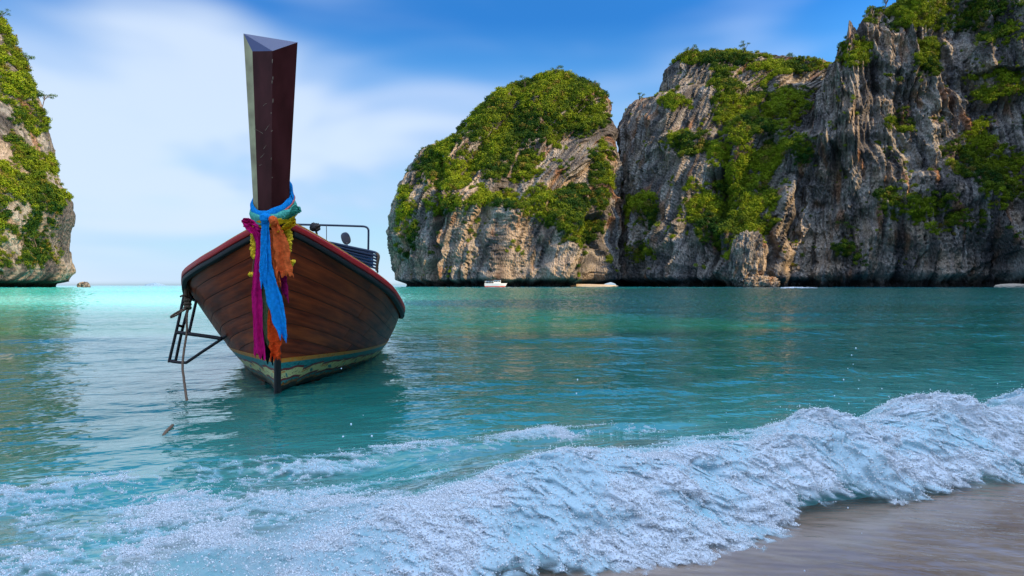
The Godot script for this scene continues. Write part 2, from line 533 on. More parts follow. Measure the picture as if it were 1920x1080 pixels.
func sea() -> void:
	var nu := 700
	var nv := 640
	var p := PackedVector3Array()
	var c := PackedColorArray()
	var uv := PackedVector2Array()
	p.resize(nu * nv); c.resize(nu * nv); uv.resize(nu * nv)
	for j in nv:
		var t := float(j) / (nv - 1)
		var d := 1.0 * pow(9000.0, t)
		var far := smoothstep(600.0, 2600.0, d)
		for i in nu:
			var u := (float(i) / (nu - 1) - 0.5) * 2.0
			u = u * (1.0 + 1.2 * pow(absf(u), 6.0))
			var x := u * 1.0 * (d + 0.6)
			var z := -d
			var k := j * nu + i
			var q := (x - SHORE.x) * OUT.x + (z - SHORE.y) * OUT.y
			var s := (x - SHORE.x) * ALONG.x + (z - SHORE.y) * ALONG.y
			p[k] = Vector3(x, sea_height(x, z, d), z)
			uv[k] = Vector2(x * 0.33 - z * 0.08, z * 0.62 + x * 0.16)
			# colour of the water itself: sandy shallows, teal bay, pale shoal in the west, deep blue outside
			var v := Vector3(0.004, 0.125, 0.082)
			var n := na.get_noise_2d(x * 0.05, z * 0.05)
			v = v.lerp(Vector3(0.010, 0.165, 0.135), 0.5 + 0.5 * n)
			var shoal := smoothstep(0.12, -0.25, x / (d + 20.0) + 0.10) * smoothstep(17.0, 42.0, d)
			shoal *= 0.8 + 0.2 * nb.get_noise_2d(x * 0.02, z * 0.05)
			v = v.lerp(Vector3(0.03, 0.72, 0.58), shoal)
			v = v.lerp(Vector3(0.34, 0.86, 0.76), shoal * exp(-pow((d - 48.0 - 6.0 * n) / 22.0, 2.0)) * 0.8)
			v = v.lerp(Vector3(0.0, 0.20, 0.34), smoothstep(130.0, 420.0, d) * 0.65 * (1.0 - 0.6 * shoal))
			v = v.lerp(Vector3(0.004, 0.10, 0.28), far)
			var near := 1.0 - smoothstep(0.3, 4.2, q)
			v = v.lerp(Vector3(0.08, 0.36, 0.32), near * 0.85)
			var bottom := smoothstep(0.0, 0.55, na.get_noise_2d(s * 0.9, q * 2.2) * 0.6 + nb.get_noise_2d(s * 2.3, q * 5.0) * 0.4 + 0.25)
			v = v.lerp(Vector3(0.22, 0.19, 0.15), (1.0 - smoothstep(0.1, 2.2, q)) * bottom * 0.8 * (1.0 - smoothstep(0.6, 2.2, s)))
			c[k] = Color(v.x, v.y, v.z)
	var whole := grid(nu, nv, p, c, uv, false)
	var arr := whole.surface_get_arrays(0)
	var ix: PackedInt32Array = arr[Mesh.ARRAY_INDEX]
	var me := ArrayMesh.new()
	var per := (nu - 1) * 6
	var cuts := [0, int(log(17.0) / log(9000.0) * (nv - 1)), int(log(34.0) / log(9000.0) * (nv - 1)), nv - 1]
	for k in 3:      # farther out the ripples are steeper than the mesh can show
		var r0: int = cuts[k]
		var r1: int = cuts[k + 1]
		var part := []
		part.resize(Mesh.ARRAY_MAX)
		for ch in [Mesh.ARRAY_VERTEX, Mesh.ARRAY_NORMAL, Mesh.ARRAY_COLOR, Mesh.ARRAY_TEX_UV]:
			part[ch] = arr[ch].slice(r0 * nu, (r1 + 1) * nu)
		var sub := ix.slice(r0 * per, r1 * per)
		for i in sub.size(): sub[i] -= r0 * nu
		part[Mesh.ARRAY_INDEX] = sub
		me.add_surface_from_arrays(Mesh.PRIMITIVE_TRIANGLES, part)
		var wm: StandardMaterial3D = M.water.duplicate()
		wm.normal_scale = [0.62, 1.0, 1.3][k]
		wm.metallic_specular = [0.85, 0.7, 0.5][k]
		me.surface_set_material(k, wm)
	var o := put("sea_water", me, null)
	tag(o, "turquoise sea filling the bay, calm behind the breaking wave", "sea", "", "structure")

func seabed() -> void:
	var nu := 260
	var nv := 300
	var p := PackedVector3Array()
	var c := PackedColorArray()
	var uv := PackedVector2Array()
	for j in nv:
		for i in nu:
			var a := (float(i) / (nu - 1) - 0.5) * 2.0
			var b := (float(j) / (nv - 1) - 0.35) / 0.65
			var x := 5.0 * a + 4000.0 * pow(a, 9.0)
			var z := -(7.0 * b + 6000.0 * signf(b) * pow(absf(b), 9.0))
			var q := (x - SHORE.x) * OUT.x + (z - SHORE.y) * OUT.y
			var s := (x - SHORE.x) * ALONG.x + (z - SHORE.y) * ALONG.y
			var y := -0.03 * q
			if q > 0.0: y -= 0.10 * q
			y = maxf(y, -9.0)
			if q < -40.0: y = 1.2
			# low ridges left by the backwash, running down the beach
			y += 0.004 * na.get_noise_2d(s * 2.2 + q * 1.2, q * 0.7 + s * 0.3) + 0.0015 * nb.get_noise_2d(s * 7.0 + q * 3.0, q * 2.0)
			p.append(Vector3(x, y, z))
			uv.append(Vector2(x * 0.9 + z * 0.28, z * 2.1 - x * 0.55) * 0.35)
			var w := 0.5 + 0.5 * na.get_noise_2d(s * 1.3 + q * 0.8, q * 2.6 - s * 0.4)
			var v := Vector3(0.25, 0.165, 0.115).lerp(Vector3(0.38, 0.28, 0.21), w)
			c.append(Color(v.x, v.y, v.z))
	var o := put("beach_sand", grid(nu, nv, p, c, uv, false), M.sand)
	tag(o, "wet brown sand of the beach running down under the wave", "beach", "", "structure")

# ------------------------------------------------------------------ cliffs
func ridge(v: float) -> float:
	return 1.0 - 2.0 * absf(v)

func relief(s: float, y: float, k: float) -> float:      # how far the rock stands out, metres per unit of scale
	var wob := 3.0 * na.get_noise_2d(s * 0.02 + 3.0, y * 0.02)
	var big := ridge(na.get_noise_2d((s + wob * 3.0) * 0.016, y * 0.007 + 2.0)) * 5.5
	var mid := ridge(nb.get_noise_2d((s + wob) * 0.052, y * 0.013)) * 2.6
	var flute := ridge(nc.get_noise_2d(s * 0.17 + wob * 0.3, y * 0.028)) * 1.7 - 1.5 * (1.0 - smoothstep(0.0, 0.10, absf(nb.get_noise_2d(s * 0.21 + wob * 0.35 + 70.0, y * 0.014))))
	var fine := na.get_noise_2d(s * 0.46, y * 0.11) * 0.75 + nb.get_noise_2d(s * 0.95, y * 0.42) * 0.45
	var yy := y + 7.0 * nb.get_noise_2d(s * 0.025, 3.0) + 2.0 * na.get_noise_2d(s * 0.11, y * 0.03)
	var ledge := nc.get_noise_2d(yy * 0.075, s * 0.008) * 2.0 + maxf(0.0, nc.get_noise_2d(yy * 0.16, s * 0.02)) * 1.4
	var w2 := wob * 0.5 + 2.5 * nb.get_noise_2d(s * 0.09, y * 0.05)
	var blocks := ce.get_noise_2d((s + w2) * 0.055, (y + w2) * 0.018) * 2.6 + ce.get_noise_2d((s + w2) * 0.16 + 40.0, (y - w2) * 0.042) * 1.3 + ce.get_noise_2d((s + w2 * 0.5) * 0.42 + 90.0, y * 0.11) * 0.4
	return (big + mid + flute + fine + ledge + blocks) * k

func rock_color(s: float, y: float, high: float, warm: float) -> Color:
	var g := smoothstep(0.15, 0.85, 0.5 + 0.9 * fbm(na, s * 0.05, y * 0.025, 2.0, 4))
	var v := Vector3(0.18, 0.160, 0.150).lerp(Vector3(0.52, 0.455, 0.385), g)
	var o := smoothstep(0.02, 0.5, fbm(nb, s * 0.035, y * 0.035, 7.0, 3) + warm * (1.0 - smoothstep(0.15, 0.75, high)) * 0.40 - 0.08)
	v = v.lerp(Vector3(0.66, 0.50, 0.36), o * 0.85)
	var rust := smoothstep(0.20, 0.46, fbm(nc, s * 0.09, y * 0.03, 1.0, 3) + warm * 0.06)
	v = v.lerp(Vector3(0.46, 0.19, 0.07), rust * 0.6)
	var stain := smoothstep(0.04, 0.34, fbm(nc, s * 0.24, y * 0.018, 4.0, 3))      # dark algae that hangs down in streaks
	v = v.lerp(Vector3(0.065, 0.063, 0.07), stain * 0.74)
	v = v.lerp(Vector3(0.62, 0.57, 0.52), smoothstep(0.16, 0.40, fbm(na, s * 0.3, y * 0.025, 9.0, 2)) * 0.55)
	v = v.lerp(Vector3(0.035, 0.033, 0.032), smoothstep(5.0, 2.2, y + 2.0 * na.get_noise_2d(s * 0.09, 50.0)) * 0.9)      # tide mark, which also puts the shade of the undercut into the colour
	return Color(v.x, v.y, v.z)

func stack(called: String, label: String, left: Array, right: Array, dist: float, deep: float, k: float, warm: float, nu: int, nv: int, bend := 0.62, bosses := []) -> Dictionary:
	# a free-standing massif: horizontal sections between its two flanks, given as [picture row, picture column] at the distance of its middle
	var top: float = EYE - (left[-1][0] - 534.0) / F * dist
	var p := PackedVector3Array()
	var c := PackedColorArray()
	var yl := left.map(func(e): return [EYE - (e[0] - 534.0) / F * dist, (e[1] - 960.0) / F * dist])
	var yr := right.map(func(e): return [EYE - (e[0] - 534.0) / F * dist, (e[1] - 960.0) / F * dist])
	for j in nv:
		var t := float(j) / (nv - 1)
		var y := -3.0 + (top + 3.0) * (1.0 - pow(1.0 - t, 1.45))
		var a := smtab(yl, y)
		var b := smtab(yr, y)
		var w := maxf((b - a) * 0.5, 0.0)
		var cx := (a + b) * 0.5
		var shrink: float = smoothstep(0.0, 0.25, 1.0 - t)
		var under := -9.0 * k * smoothstep(5.0 * k, 1.5, y)
		for i in nu:
			var g := float(i) / (nu - 1)
			# most columns on the side towards the bay
			var th := PI + (g * TAU if false else lerpf(-0.25, PI + 0.25, g / 0.86) if g < 0.86 else lerpf(PI + 0.25, TAU - 0.25, (g - 0.86) / 0.14))
			var ex := -cos(th - PI)
			var ez := sin(th - PI)
			var dx := signf(ex) * pow(absf(ex), bend)
			var dz := signf(ez) * pow(absf(ez), bend)
			var zz := deep * (0.45 + 0.55 * w / 50.0) * minf(1.0, w / 9.0) * lerpf(1.0, 0.22, pow(clampf(y / top, 0.0, 1.0), 1.3)) * (1.0 if dz >= 0.0 else 0.12)
			var x := cx + w * dx
			var z := -dist + zz * dz
			var s := (x * 0.92 + z * 0.9) + dist * 0.7 if dz >= 0.0 else x * 0.92 - z * 0.9
			if dz < 0.0: s = x * 0.92 + (-2.0 * dist - z) * 0.9 + dist * 0.7
			var r := (relief(s, y, k) - 3.0 * k) * shrink * (0.35 + 0.65 * absf(dz)) + under
			var nn := Vector2(ex, ez)
			if dz > 0.0:      # buttresses that stand out in front: [column, top row, half width, how far]
				var px := 960.0 - F * x / z
				var py := 534.0 + F * (y - EYE) / z
				py += 14.0 * na.get_noise_2d(s * 0.05, 60.0) + 6.0 * nb.get_noise_2d(s * 0.16, 61.0)
				for e in bosses:
					var sh: float = 1.0 - smoothstep(0.7, 1.0, absf(px - e[0] + 12.0 * nb.get_noise_2d(y * 0.04, 62.0)) / e[2])
					r += e[3] * sh * smoothstep(e[1] - 3.0, e[1] + 14.0, py) * dz
			p.append(Vector3(x + nn.x * r, y + 0.8 * k * nc.get_noise_2d(s * 0.2, y * 0.1) * (1.0 - shrink * 0.7), z + nn.y * r))
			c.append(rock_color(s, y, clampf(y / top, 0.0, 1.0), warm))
	var o := put(called, grid(nu, nv, p, c, PackedVector2Array(), true, -1.0, true), M.rock)
	tag(o, label, "cliff", "", "structure")
	return {"p": p, "nu": nu, "nv": nv, "c": c}

func wall(called: String, label: String) -> Dictionary:
	# the long cliff on the right: it follows the bay round to behind the beach
	var path := [Vector2(190, -520), Vector2(150, -440), Vector2(141, -392), Vector2(165, -362), Vector2(205, -345), Vector2(250, -335), Vector2(290, -318), Vector2(305, -270), Vector2(270, -180), Vector2(205, -90), Vector2(176, 0), Vector2(158, 90), Vector2(125, 180), Vector2(60, 270), Vector2(-60, 340)]
	var q := []
	for v in path: q.append(Vector3(v.x, 0, v.y))
	var sp := spline(q, 60)
	var run := PackedFloat32Array()
	run.append(0.0)
	for i in range(1, sp.size()): run.append(run[i - 1] + sp[i].distance_to(sp[i - 1]))
	var stops := PackedFloat32Array()      # where the columns stand
	var s := 0.0
	while s < run[-1]:
		stops.append(s)
		s += 0.62 if s > 90.0 and s < 330.0 else 3.0
	var nu := stops.size()
	var nv := 330
	var p := PackedVector3Array()
	var c := PackedColorArray()
	p.resize(nu * nv); c.resize(nu * nv)
	# height of the top along the wall
	var tops := [[0.0, 96.0], [90.0, 100.0], [138.0, 104.0], [152.0, 114.0], [165.0, 126.0], [185.0, 146.0], [205.0, 157.0], [230.0, 161.0], [262.0, 172.0], [300.0, 180.0], [330.0, 180.0], [440.0, 172.0], [560.0, 164.0], [850.0, 160.0], [1000.0, 120.0], [1300.0, 70.0]]
	var at_i := 0
	for i in nu:
		s = stops[i]
		while at_i < run.size() - 2 and run[at_i + 1] < s: at_i += 1
		var f := (s - run[at_i]) / maxf(run[at_i + 1] - run[at_i], 1e-4)
		var b := sp[at_i].lerp(sp[at_i + 1], f)
		var t := (sp[mini(at_i + 14, sp.size() - 1)] - sp[maxi(at_i - 14, 0)]).normalized()
		var n := Vector3(-t.z, 0, t.x)      # outwards, to the bay
		var lean := lerpf(0.24, 0.08, smoothstep(340.0, 480.0, s))
		var top := smtab(tops, s) + 5.0 * na.get_noise_2d(s * 0.06, 1.0) + 3.0 * nb.get_noise_2d(s * 0.17, 1.0)
		for j in nv:
			var v := float(j) / (nv - 1)
			var back := 0.0
			var y := 0.0
			if v < 0.9:
				y = -3.0 + (top + 3.0) * (v / 0.9)
				back = lean * y + 14.0 * pow(clampf(y / top, 0, 1), 5.0)
			else:
				var e := (v - 0.9) / 0.1
				y = top + 6.0 * sin(e * PI * 0.5)
				back = lean * top + 14.0 + 60.0 * e
			# the bench with bushes two thirds down, and the caves at the water
			if y < 60.0: back -= 7.0 * smoothstep(62.0, 46.0, y + 9.0 * nb.get_noise_2d(s * 0.03, 2.0)) * smoothstep(200.0, 235.0, s)
			back += 8.0 * smoothstep(8.0, 2.0, y)
			var r := (relief(s + 400.0, y, 1.25) - 3.0) * lerpf(1.0, 0.25, smoothstep(0.80, 0.97, v))
			p[j * nu + i] = b + n * (r - back) + Vector3(0, y, 0)
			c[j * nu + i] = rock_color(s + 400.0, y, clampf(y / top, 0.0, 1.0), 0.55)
	var o := put(called, grid(nu, nv, p, c, PackedVector2Array(), false), M.rock)
	tag(o, label, "cliff", "", "structure")
	return {"p": p, "nu": nu, "nv": nv, "c": c}

func clump_mesh(sd: int, leaves: int) -> ArrayMesh:      # one bush: leafy sprays on an uneven ball
	var r := RandomNumberGenerator.new()
	r.seed = sd
	var st := SurfaceTool.new()
	st.begin(Mesh.PRIMITIVE_TRIANGLES)
	st.set_smooth_group(-1)
	for k in leaves:
		var d := Vector3(r.randfn(), r.randfn() * 0.9 + 0.25, r.randfn()).normalized()
		var lump := 0.72 + 0.4 * na.get_noise_3dv(d * 1.6 + Vector3(sd, 0, 0))
		var o := d * Vector3(1.0, 0.78, 1.0) * lump * (1.0 if r.randf() < 0.7 else r.randf_range(0.5, 1.0))
		var n := (d + Vector3(r.randfn(), r.randfn(), r.randfn()) * 0.42).normalized()
		var a := n.cross(Vector3(r.randfn(), r.randfn(), r.randfn())).normalized()
		var b := n.cross(a)
		var sz := r.randf_range(0.08, 0.21)
		var tone := r.randf_range(0.5, 1.35)
		var pts := [o + a * sz, o + b * sz * 0.62 + n * 0.05, o - a * sz * 0.9 - n * 0.05, o - b * sz * 0.62]
		st.set_color(Color(tone, tone, tone * 0.9))
		for q in [0, 1, 2, 0, 2, 3]:
			st.add_vertex(pts[q])
	st.generate_normals()
	return st.commit()

func green(p: Vector3, spots: Array) -> float:
	var d := -p.z
	var px := 960.0 + F * p.x / d
	var py := 534.0 - F * (p.y - EYE) / d
	var m := -1.0
	for e in spots:
		var u: float = (px - e[0]) / e[2]
		var v: float = (py - e[1]) / e[3]
		m = maxf(m, 1.0 - (u * u + v * v))
	return m

func wood(called: String, label: String, g: Dictionary, spots: Array, bias: float, dens: float, size: float, sunny: float, wanted := []) -> void:
	var r := RandomNumberGenerator.new()
	r.seed = called.hash() + int(size * 10.0)
	var p: PackedVector3Array = g.p
	var nu: int = g.nu
	var tr := []
	var cols := []
	for j in range(1, g.nv - 1):
		for i in range(1, nu - 1):
			var k: int = j * nu + i
			var o := p[k]
			if o.y < 4.0 or o.z > -60.0: continue
			var e := (p[k + 1] - p[k - 1]) * 0.5
			var f := (p[k + nu] - p[k - nu]) * 0.5
			var n := e.cross(f)
			var area := n.length()
			n /= maxf(area, 1e-6)
			if n.dot(Vector3(0, EYE, 0) - o) < 0.0: n = -n
			if n.dot((Vector3(0, EYE, 0) - o).normalized()) < -0.25: continue
			var patch := 0.75 * na.get_noise_3dv(o * 0.055) + 0.35 * nb.get_noise_3dv(o * 0.14) + 0.25 * nc.get_noise_3dv(o * 0.35)
			var m := clampf(green(o, spots), -0.6, 0.75) * 1.15 + maxf(n.y, -0.2) * 1.1 + patch * 1.1 + bias
			if m < 0.0: continue
			if r.randf() > area * dens * minf(m * 2.5, 1.0): continue
			var sc: float = size * (0.22 + 0.45 * minf(m, 1.0)) * r.randf_range(0.5, 1.6)
			var b := Basis(Vector3.UP, r.randf() * TAU) * Basis(Vector3.RIGHT, r.randf_range(-0.35, 0.35))
			tr.append(Transform3D(b.scaled(Vector3(sc, sc * r.randf_range(0.8, 1.15), sc)), o + n * sc * 0.25 + Vector3(0, sc * 0.25, 0)))
			var h := clampf(0.5 + 0.8 * nb.get_noise_3dv(o * 0.03 + Vector3(5, 0, 0)) + r.randf_range(-0.42, 0.42) + sunny, 0.0, 1.0)
			var v := Vector3(0.020, 0.062, 0.009).lerp(Vector3(0.23, 0.28, 0.012), h)
			if r.randf() < 0.06: v = Vector3(0.20, 0.16, 0.03)
			cols.append(Color(v.x, v.y, v.z))
	for kind in 3:
		var mine := range(tr.size()).filter(func(q): return q % 3 == kind)
		var mm := MultiMesh.new()
		mm.transform_format = MultiMesh.TRANSFORM_3D
		mm.use_colors = true
		mm.mesh = clump_mesh(60 + kind, 170)
		mm.instance_count = mine.size()
		for q in mine.size():
			mm.set_instance_transform(q, tr[mine[q]])
			mm.set_instance_color(q, cols[mine[q]])
		var o: Node
		if kind == 0:
			var root := base(called)
			tag(root, label, "greenery", "", "stuff")
			g.root = root
		var mi := MultiMeshInstance3D.new()
		mi.name = "bushes"
		mi.multimesh = mm
		mi.material_override = M.leaf
		tag(mi, "", "", "", "stuff")
		g.root.add_child(mi, true)
	# single trees that stand out: on the rock where it is seen nearest to the wanted place
	for e in wanted:
		var best := Vector3.ZERO
		var miss := 1e9
		for k in p.size():
			var o := p[k]
			if o.z > -60.0: continue
			var dx: float = 960.0 - F * o.x / o.z - e[0]
			var dy: float = 534.0 + F * (o.y - EYE) / o.z - e[1]
			var far := dx * dx + dy * dy - o.z * 0.02
			if far < miss:
				miss = far
				best = o
		tree(best, e[2], e[3], r)

func tree(where: Vector3, high: float, label: String, r: RandomNumberGenerator) -> void:
	var t := base("cliff_tree", where - Vector3(0, high * 0.12, 0))
	tag(t, label, "tree", "single trees on the cliffs")
	var lean := Vector3(r.randf_range(-0.25, 0.25), 1.0, r.randf_range(-0.1, 0.35)).normalized()
	var topp := lean * high * 0.72
	var limbs := []
	limbs.append(tube(spline([Vector3.ZERO, lean * high * 0.4 + Vector3(r.randf_range(-0.3, 0.3), 0, 0), topp], 4), high * 0.022, 6))
	var crown := SurfaceTool.new()
	for k in 7:
		var c := topp + Vector3(r.randfn() * 0.24, r.randf_range(-0.18, 0.22), r.randfn() * 0.24) * high
		limbs.append(tube(spline([lean * high * r.randf_range(0.3, 0.5), (c + topp) * 0.45, c], 3), high * 0.011, 5))
		var sc := high * r.randf_range(0.13, 0.24)
		crown.append_from(clump_mesh(200 + k + int(high * 3.0), 80), 0, Transform3D(Basis(Vector3.UP, r.randf() * 6.0).scaled(Vector3(sc, sc * 0.7, sc)), c))
	put("trunk", join(limbs), M.bark, t)
	put("crown", crown.commit(), M.tree_leaf, t)

func cliffs() -> void:
	var g: Dictionary
	# left edge of the picture
	g = stack("limestone_cliff", "overgrown cliff at the left edge with an undercut grey foot",
		[[545, -420], [300, -400], [34, -330]], [[545, 120], [536, 122], [522, 131], [508, 137], [480, 131], [450, 128], [420, 130], [385, 126], [350, 112], [310, 98], [270, 92], [230, 84], [190, 74], [150, 58], [110, 42], [70, 24], [34, 6]], 330.0, 52.0, 0.55, 0.25, 420, 330)
	wood("cliff_bushes", "green trees and bushes all over the left edge cliff", g, [[40, 110, 70, 110], [60, 230, 60, 50], [40, 330, 70, 60], [30, 430, 85, 75], [90, 375, 40, 40], [70, 470, 50, 40]], -0.36, 0.6, 2.8, -0.10, [[10, 45, 8.0, "tree on the very top of the left edge cliff"], [86, 196, 9.0, "tree leaning out half way up the left edge cliff"], [60, 120, 8.0, "tree on the upper right shoulder of the left edge cliff"], [104, 330, 8.0, "tree at the outer edge of the left cliff above its bulge"], [70, 470, 10.0, "big tree low on the left cliff above its bare foot"]])
	# the round one behind the boat
	g = stack("limestone_cliff", "domed cliff with a green cap, freestanding behind the longtail boat",
		[[545, 764], [533, 764], [500, 757], [450, 745], [400, 746], [370, 755], [335, 776], [305, 796], [290, 815], [278, 846], [262, 864], [230, 885], [200, 914], [178, 948], [160, 988], [149, 1015], [141, 1042]],
		[[545, 1138], [500, 1138], [400, 1144], [300, 1149], [260, 1147], [210, 1141], [188, 1134], [172, 1118], [158, 1096], [149, 1074], [141, 1044]], 500.0, 75.0, 1.0, 1.0, 560, 420, 0.62, [[985, 372, 95, 13.0], [860, 350, 45, 9.0], [1048, 410, 40, 8.0], [1110, 390, 22, -8.0], [820, 300, 14, -10.0]])
	wood("cliff_bushes", "green cap and ledge bushes of the domed cliff behind the boat", g, [[1040, 190, 130, 75], [940, 230, 70, 60], [950, 300, 60, 40], [840, 310, 60, 45], [1055, 390, 75, 42], [1085, 430, 45, 30], [930, 375, 50, 18], [762, 420, 22, 70], [840, 385, 40, 22], [1130, 330, 22, 70]], -0.36, 0.45, 3.3, 0.06, [[1040, 146, 11.0, "tree on the summit of the domed cliff"], [985, 168, 10.0, "tree on the skyline left of the domed cliff's summit"], [1118, 176, 10.0, "tree on the right shoulder of the domed cliff"], [870, 268, 10.0, "tree on the left step of the domed cliff's skyline"], [1000, 372, 9.0, "tree on the ledge above the pale buttress of the domed cliff"]])
	# the broad one in the middle of the right half
	g = stack("limestone_cliff", "broad craggy cliff with a flat top between the dome and the right wall",
		[[545, 1136], [530, 1138], [450, 1143], [380, 1150], [300, 1152], [250, 1158], [215, 1168], [196, 1186], [186, 1228], [160, 1238], [135, 1244], [118, 1262], [106, 1290], [100, 1335]],
		[[545, 1760], [400, 1740], [250, 1700], [170, 1630], [146, 1570], [130, 1535], [119, 1495], [113, 1440], [107, 1400], [100, 1338]], 520.0, 80.0, 1.15, 0.0, 640, 420, 0.7, [[1420, 230, 60, 16.0], [1300, 250, 60, 8.0], [1380, 420, 60, 14.0], [1255, 420, 45, 10.0], [1480, 150, 40, 10.0], [1345, 330, 14, -10.0]])
	wood("cliff_bushes", "yellow green bushes on the slopes of the broad flat topped cliff", g, [[1370, 400, 85, 75], [1420, 270, 70, 55], [1330, 110, 90, 14], [1360, 180, 30, 60], [1290, 270, 60, 22], [1480, 125, 80, 12], [1440, 200, 90, 25], [1200, 400, 40, 40], [1390, 330, 60, 60], [1260, 190, 30, 15], [1200, 470, 30, 22]], -0.50, 0.55, 3.3, 0.18, [[1300, 106, 11.0, "tree at the left end of the broad cliff's flat top"], [1390, 108, 12.0, "tree in the middle of the broad cliff's flat top"], [1480, 122, 11.0, "tree on the flat top near the tall wall"], [1195, 196, 10.0, "tree on the left shoulder of the broad cliff"]])
	# the long wall on the right
	g = wall("limestone_cliff", "tallest grey cliff, fluted and streaked, filling the right of the bay")
	wood("cliff_bushes", "scattered bushes and treetops on the tall cliff at the right", g, [[1780, 20, 150, 40], [1870, 160, 60, 40], [1830, 290, 50, 50], [1720, 385, 80, 35], [1880, 330, 60, 60], [1740, 110, 30, 40], [1500, 285, 30, 30], [1580, 470, 22, 16], [1610, 100, 40, 30], [1690, 230, 30, 30], [1880, 60, 60, 30], [1800, 420, 60, 30]], -0.34, 0.5, 2.7, 0.06, [[1500, 285, 12.0, "dark tree on the left flank of the tall cliff"], [1660, 20, 11.0, "tree on the left peak of the tall cliff"], [1592, 440, 9.0, "bright tree low on the tall cliff right of the pinnacle"], [1700, 390, 10.0, "tree at the left end of the tall cliff's bushy bench"]])

func lump(nu: int, nv: int, size: Vector3, k: float, sd: float) -> ArrayMesh:
	var p := PackedVector3Array()
	var c := PackedColorArray()
	for j in nv:
		var la := (float(j) / (nv - 1) - 0.5) * PI
		for i in nu:
			var lo := TAU * i / (nu - 1)
			var d := Vector3(cos(la) * cos(lo), sin(la), cos(la) * sin(lo))
			var q := d * Vector3(signf(1), 1, 1)
			q = Vector3(signf(d.x) * pow(absf(d.x), 0.8), signf(d.y) * pow(absf(d.y), 0.8), signf(d.z) * pow(absf(d.z), 0.8)) * size
			var r := 1.0 + k * (ridge(na.get_noise_3d(d.x * 1.6 + sd, d.y * 0.9, d.z * 1.6)) * 0.5 + ridge(nb.get_noise_3d(d.x * 4.0 + sd, d.y * 1.7, d.z * 4.0)) * 0.3 + nc.get_noise_3d(d.x * 9.0 + sd, d.y * 4.0, d.z * 9.0) * 0.2 - 0.3)
			p.append(q * r)
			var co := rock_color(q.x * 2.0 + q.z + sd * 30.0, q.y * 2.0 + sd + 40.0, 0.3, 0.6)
			c.append(co)
	return grid(nu, nv, p, c, PackedVector2Array(), false, -1.0, true)

func rocks() -> void:
	var o: MeshInstance3D
	o = put("rock_pinnacle", lump(90, 90, Vector3(8.2, 13.5, 7.5), 0.34, 1.0), M.rock)
	o.position = at(1401, 487, 355)
	o.rotation.z = -0.12
	tag(o, "pale rock pinnacle at the foot of the cliffs above the brown boulder", "rock", "", "thing")
	o = put("boulder", lump(60, 40, Vector3(8.0, 3.4, 5.0), 0.4, 2.0), M.rock)
	o.position = at(1428, 530, 345)
	tag(o, "low brown boulder at the waterline below the pale pinnacle", "boulder", "", "thing")
	o = put("islet_rock", lump(50, 40, Vector3(2.6, 2.1, 2.2), 0.4, 3.0), M.rock)
	o.position = at(157, 536.5, 330)
	tag(o, "small dark rock alone in the sea right of the left cliff", "rock", "", "thing")
	o = put("breaking_wavelet", lump(70, 16, Vector3(5.4, 0.42, 0.9), 0.7, 6.0), M.froth)
	o.position = at(1498, 540.0, 215)
	tag(o, "short white crest breaking far out below the tall right cliff", "wave", "", "thing")
	# a hill far out on the horizon
	var p := PackedVector3Array()
	for j in 12:
		for i in 40:
			var a := TAU * i / 39.0
			var t := j / 11.0
			var r := pow(1.0 - t, 0.6) * (1.0 + 0.25 * na.get_noise_2d(cos(a) * 2.0 + t, sin(a) * 2.0))
			p.append(Vector3(cos(a) * 90.0 * r, t * 26.0, sin(a) * 50.0 * r))
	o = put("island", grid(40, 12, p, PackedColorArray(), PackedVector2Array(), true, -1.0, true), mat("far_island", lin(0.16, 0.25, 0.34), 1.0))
	o.position = Vector3((290.0 - 960.0) / F * 6000.0, -2, -6000)
	tag(o, "faint low island far away on the horizon left of the boat", "island", "", "structure")
	# small sandy beaches below the cliffs
	for e in [[1090, 418.0, 70.0, "pale strip of beach below the dark gully between two cliffs"], [1900, 300.0, 30.0, "pale bit of beach at the right edge below the tall cliff"]]:
		o = put("cove_beach", lump(40, 20, Vector3(e[2] * 0.5 * e[1] / F * 2.0, 1.5, 5.0), 0.15, 5.0), mat("pale_sand", lin(0.42, 0.34, 0.26), 0.95))
		o.position = Vector3((e[0] - 960.0) / F * e[1], 0.2, -e[1])
		tag(o, e[3], "beach", "", "structure")

# ------------------------------------------------------------------ the longtail boat
const LEN := 9.6
const SHEER_B := [[0.0, 0.05], [0.12, 0.22], [0.25, 0.42], [0.4, 0.59], [0.65, 0.82], [1.05, 1.06], [1.6, 1.19], [2.2, 1.23], [3.0, 1.24], [5.0, 1.21], [7.5, 1.05], [9.6, 0.80]]
const SHEER_Y := [[0.0, 1.55], [0.12, 1.48], [0.25, 1.38], [0.4, 1.29], [0.65, 1.175], [1.05, 1.03], [1.6, 0.86], [2.2, 0.785], [3.0, 0.73], [5.0, 0.69], [7.5, 0.74], [9.6, 0.86]]

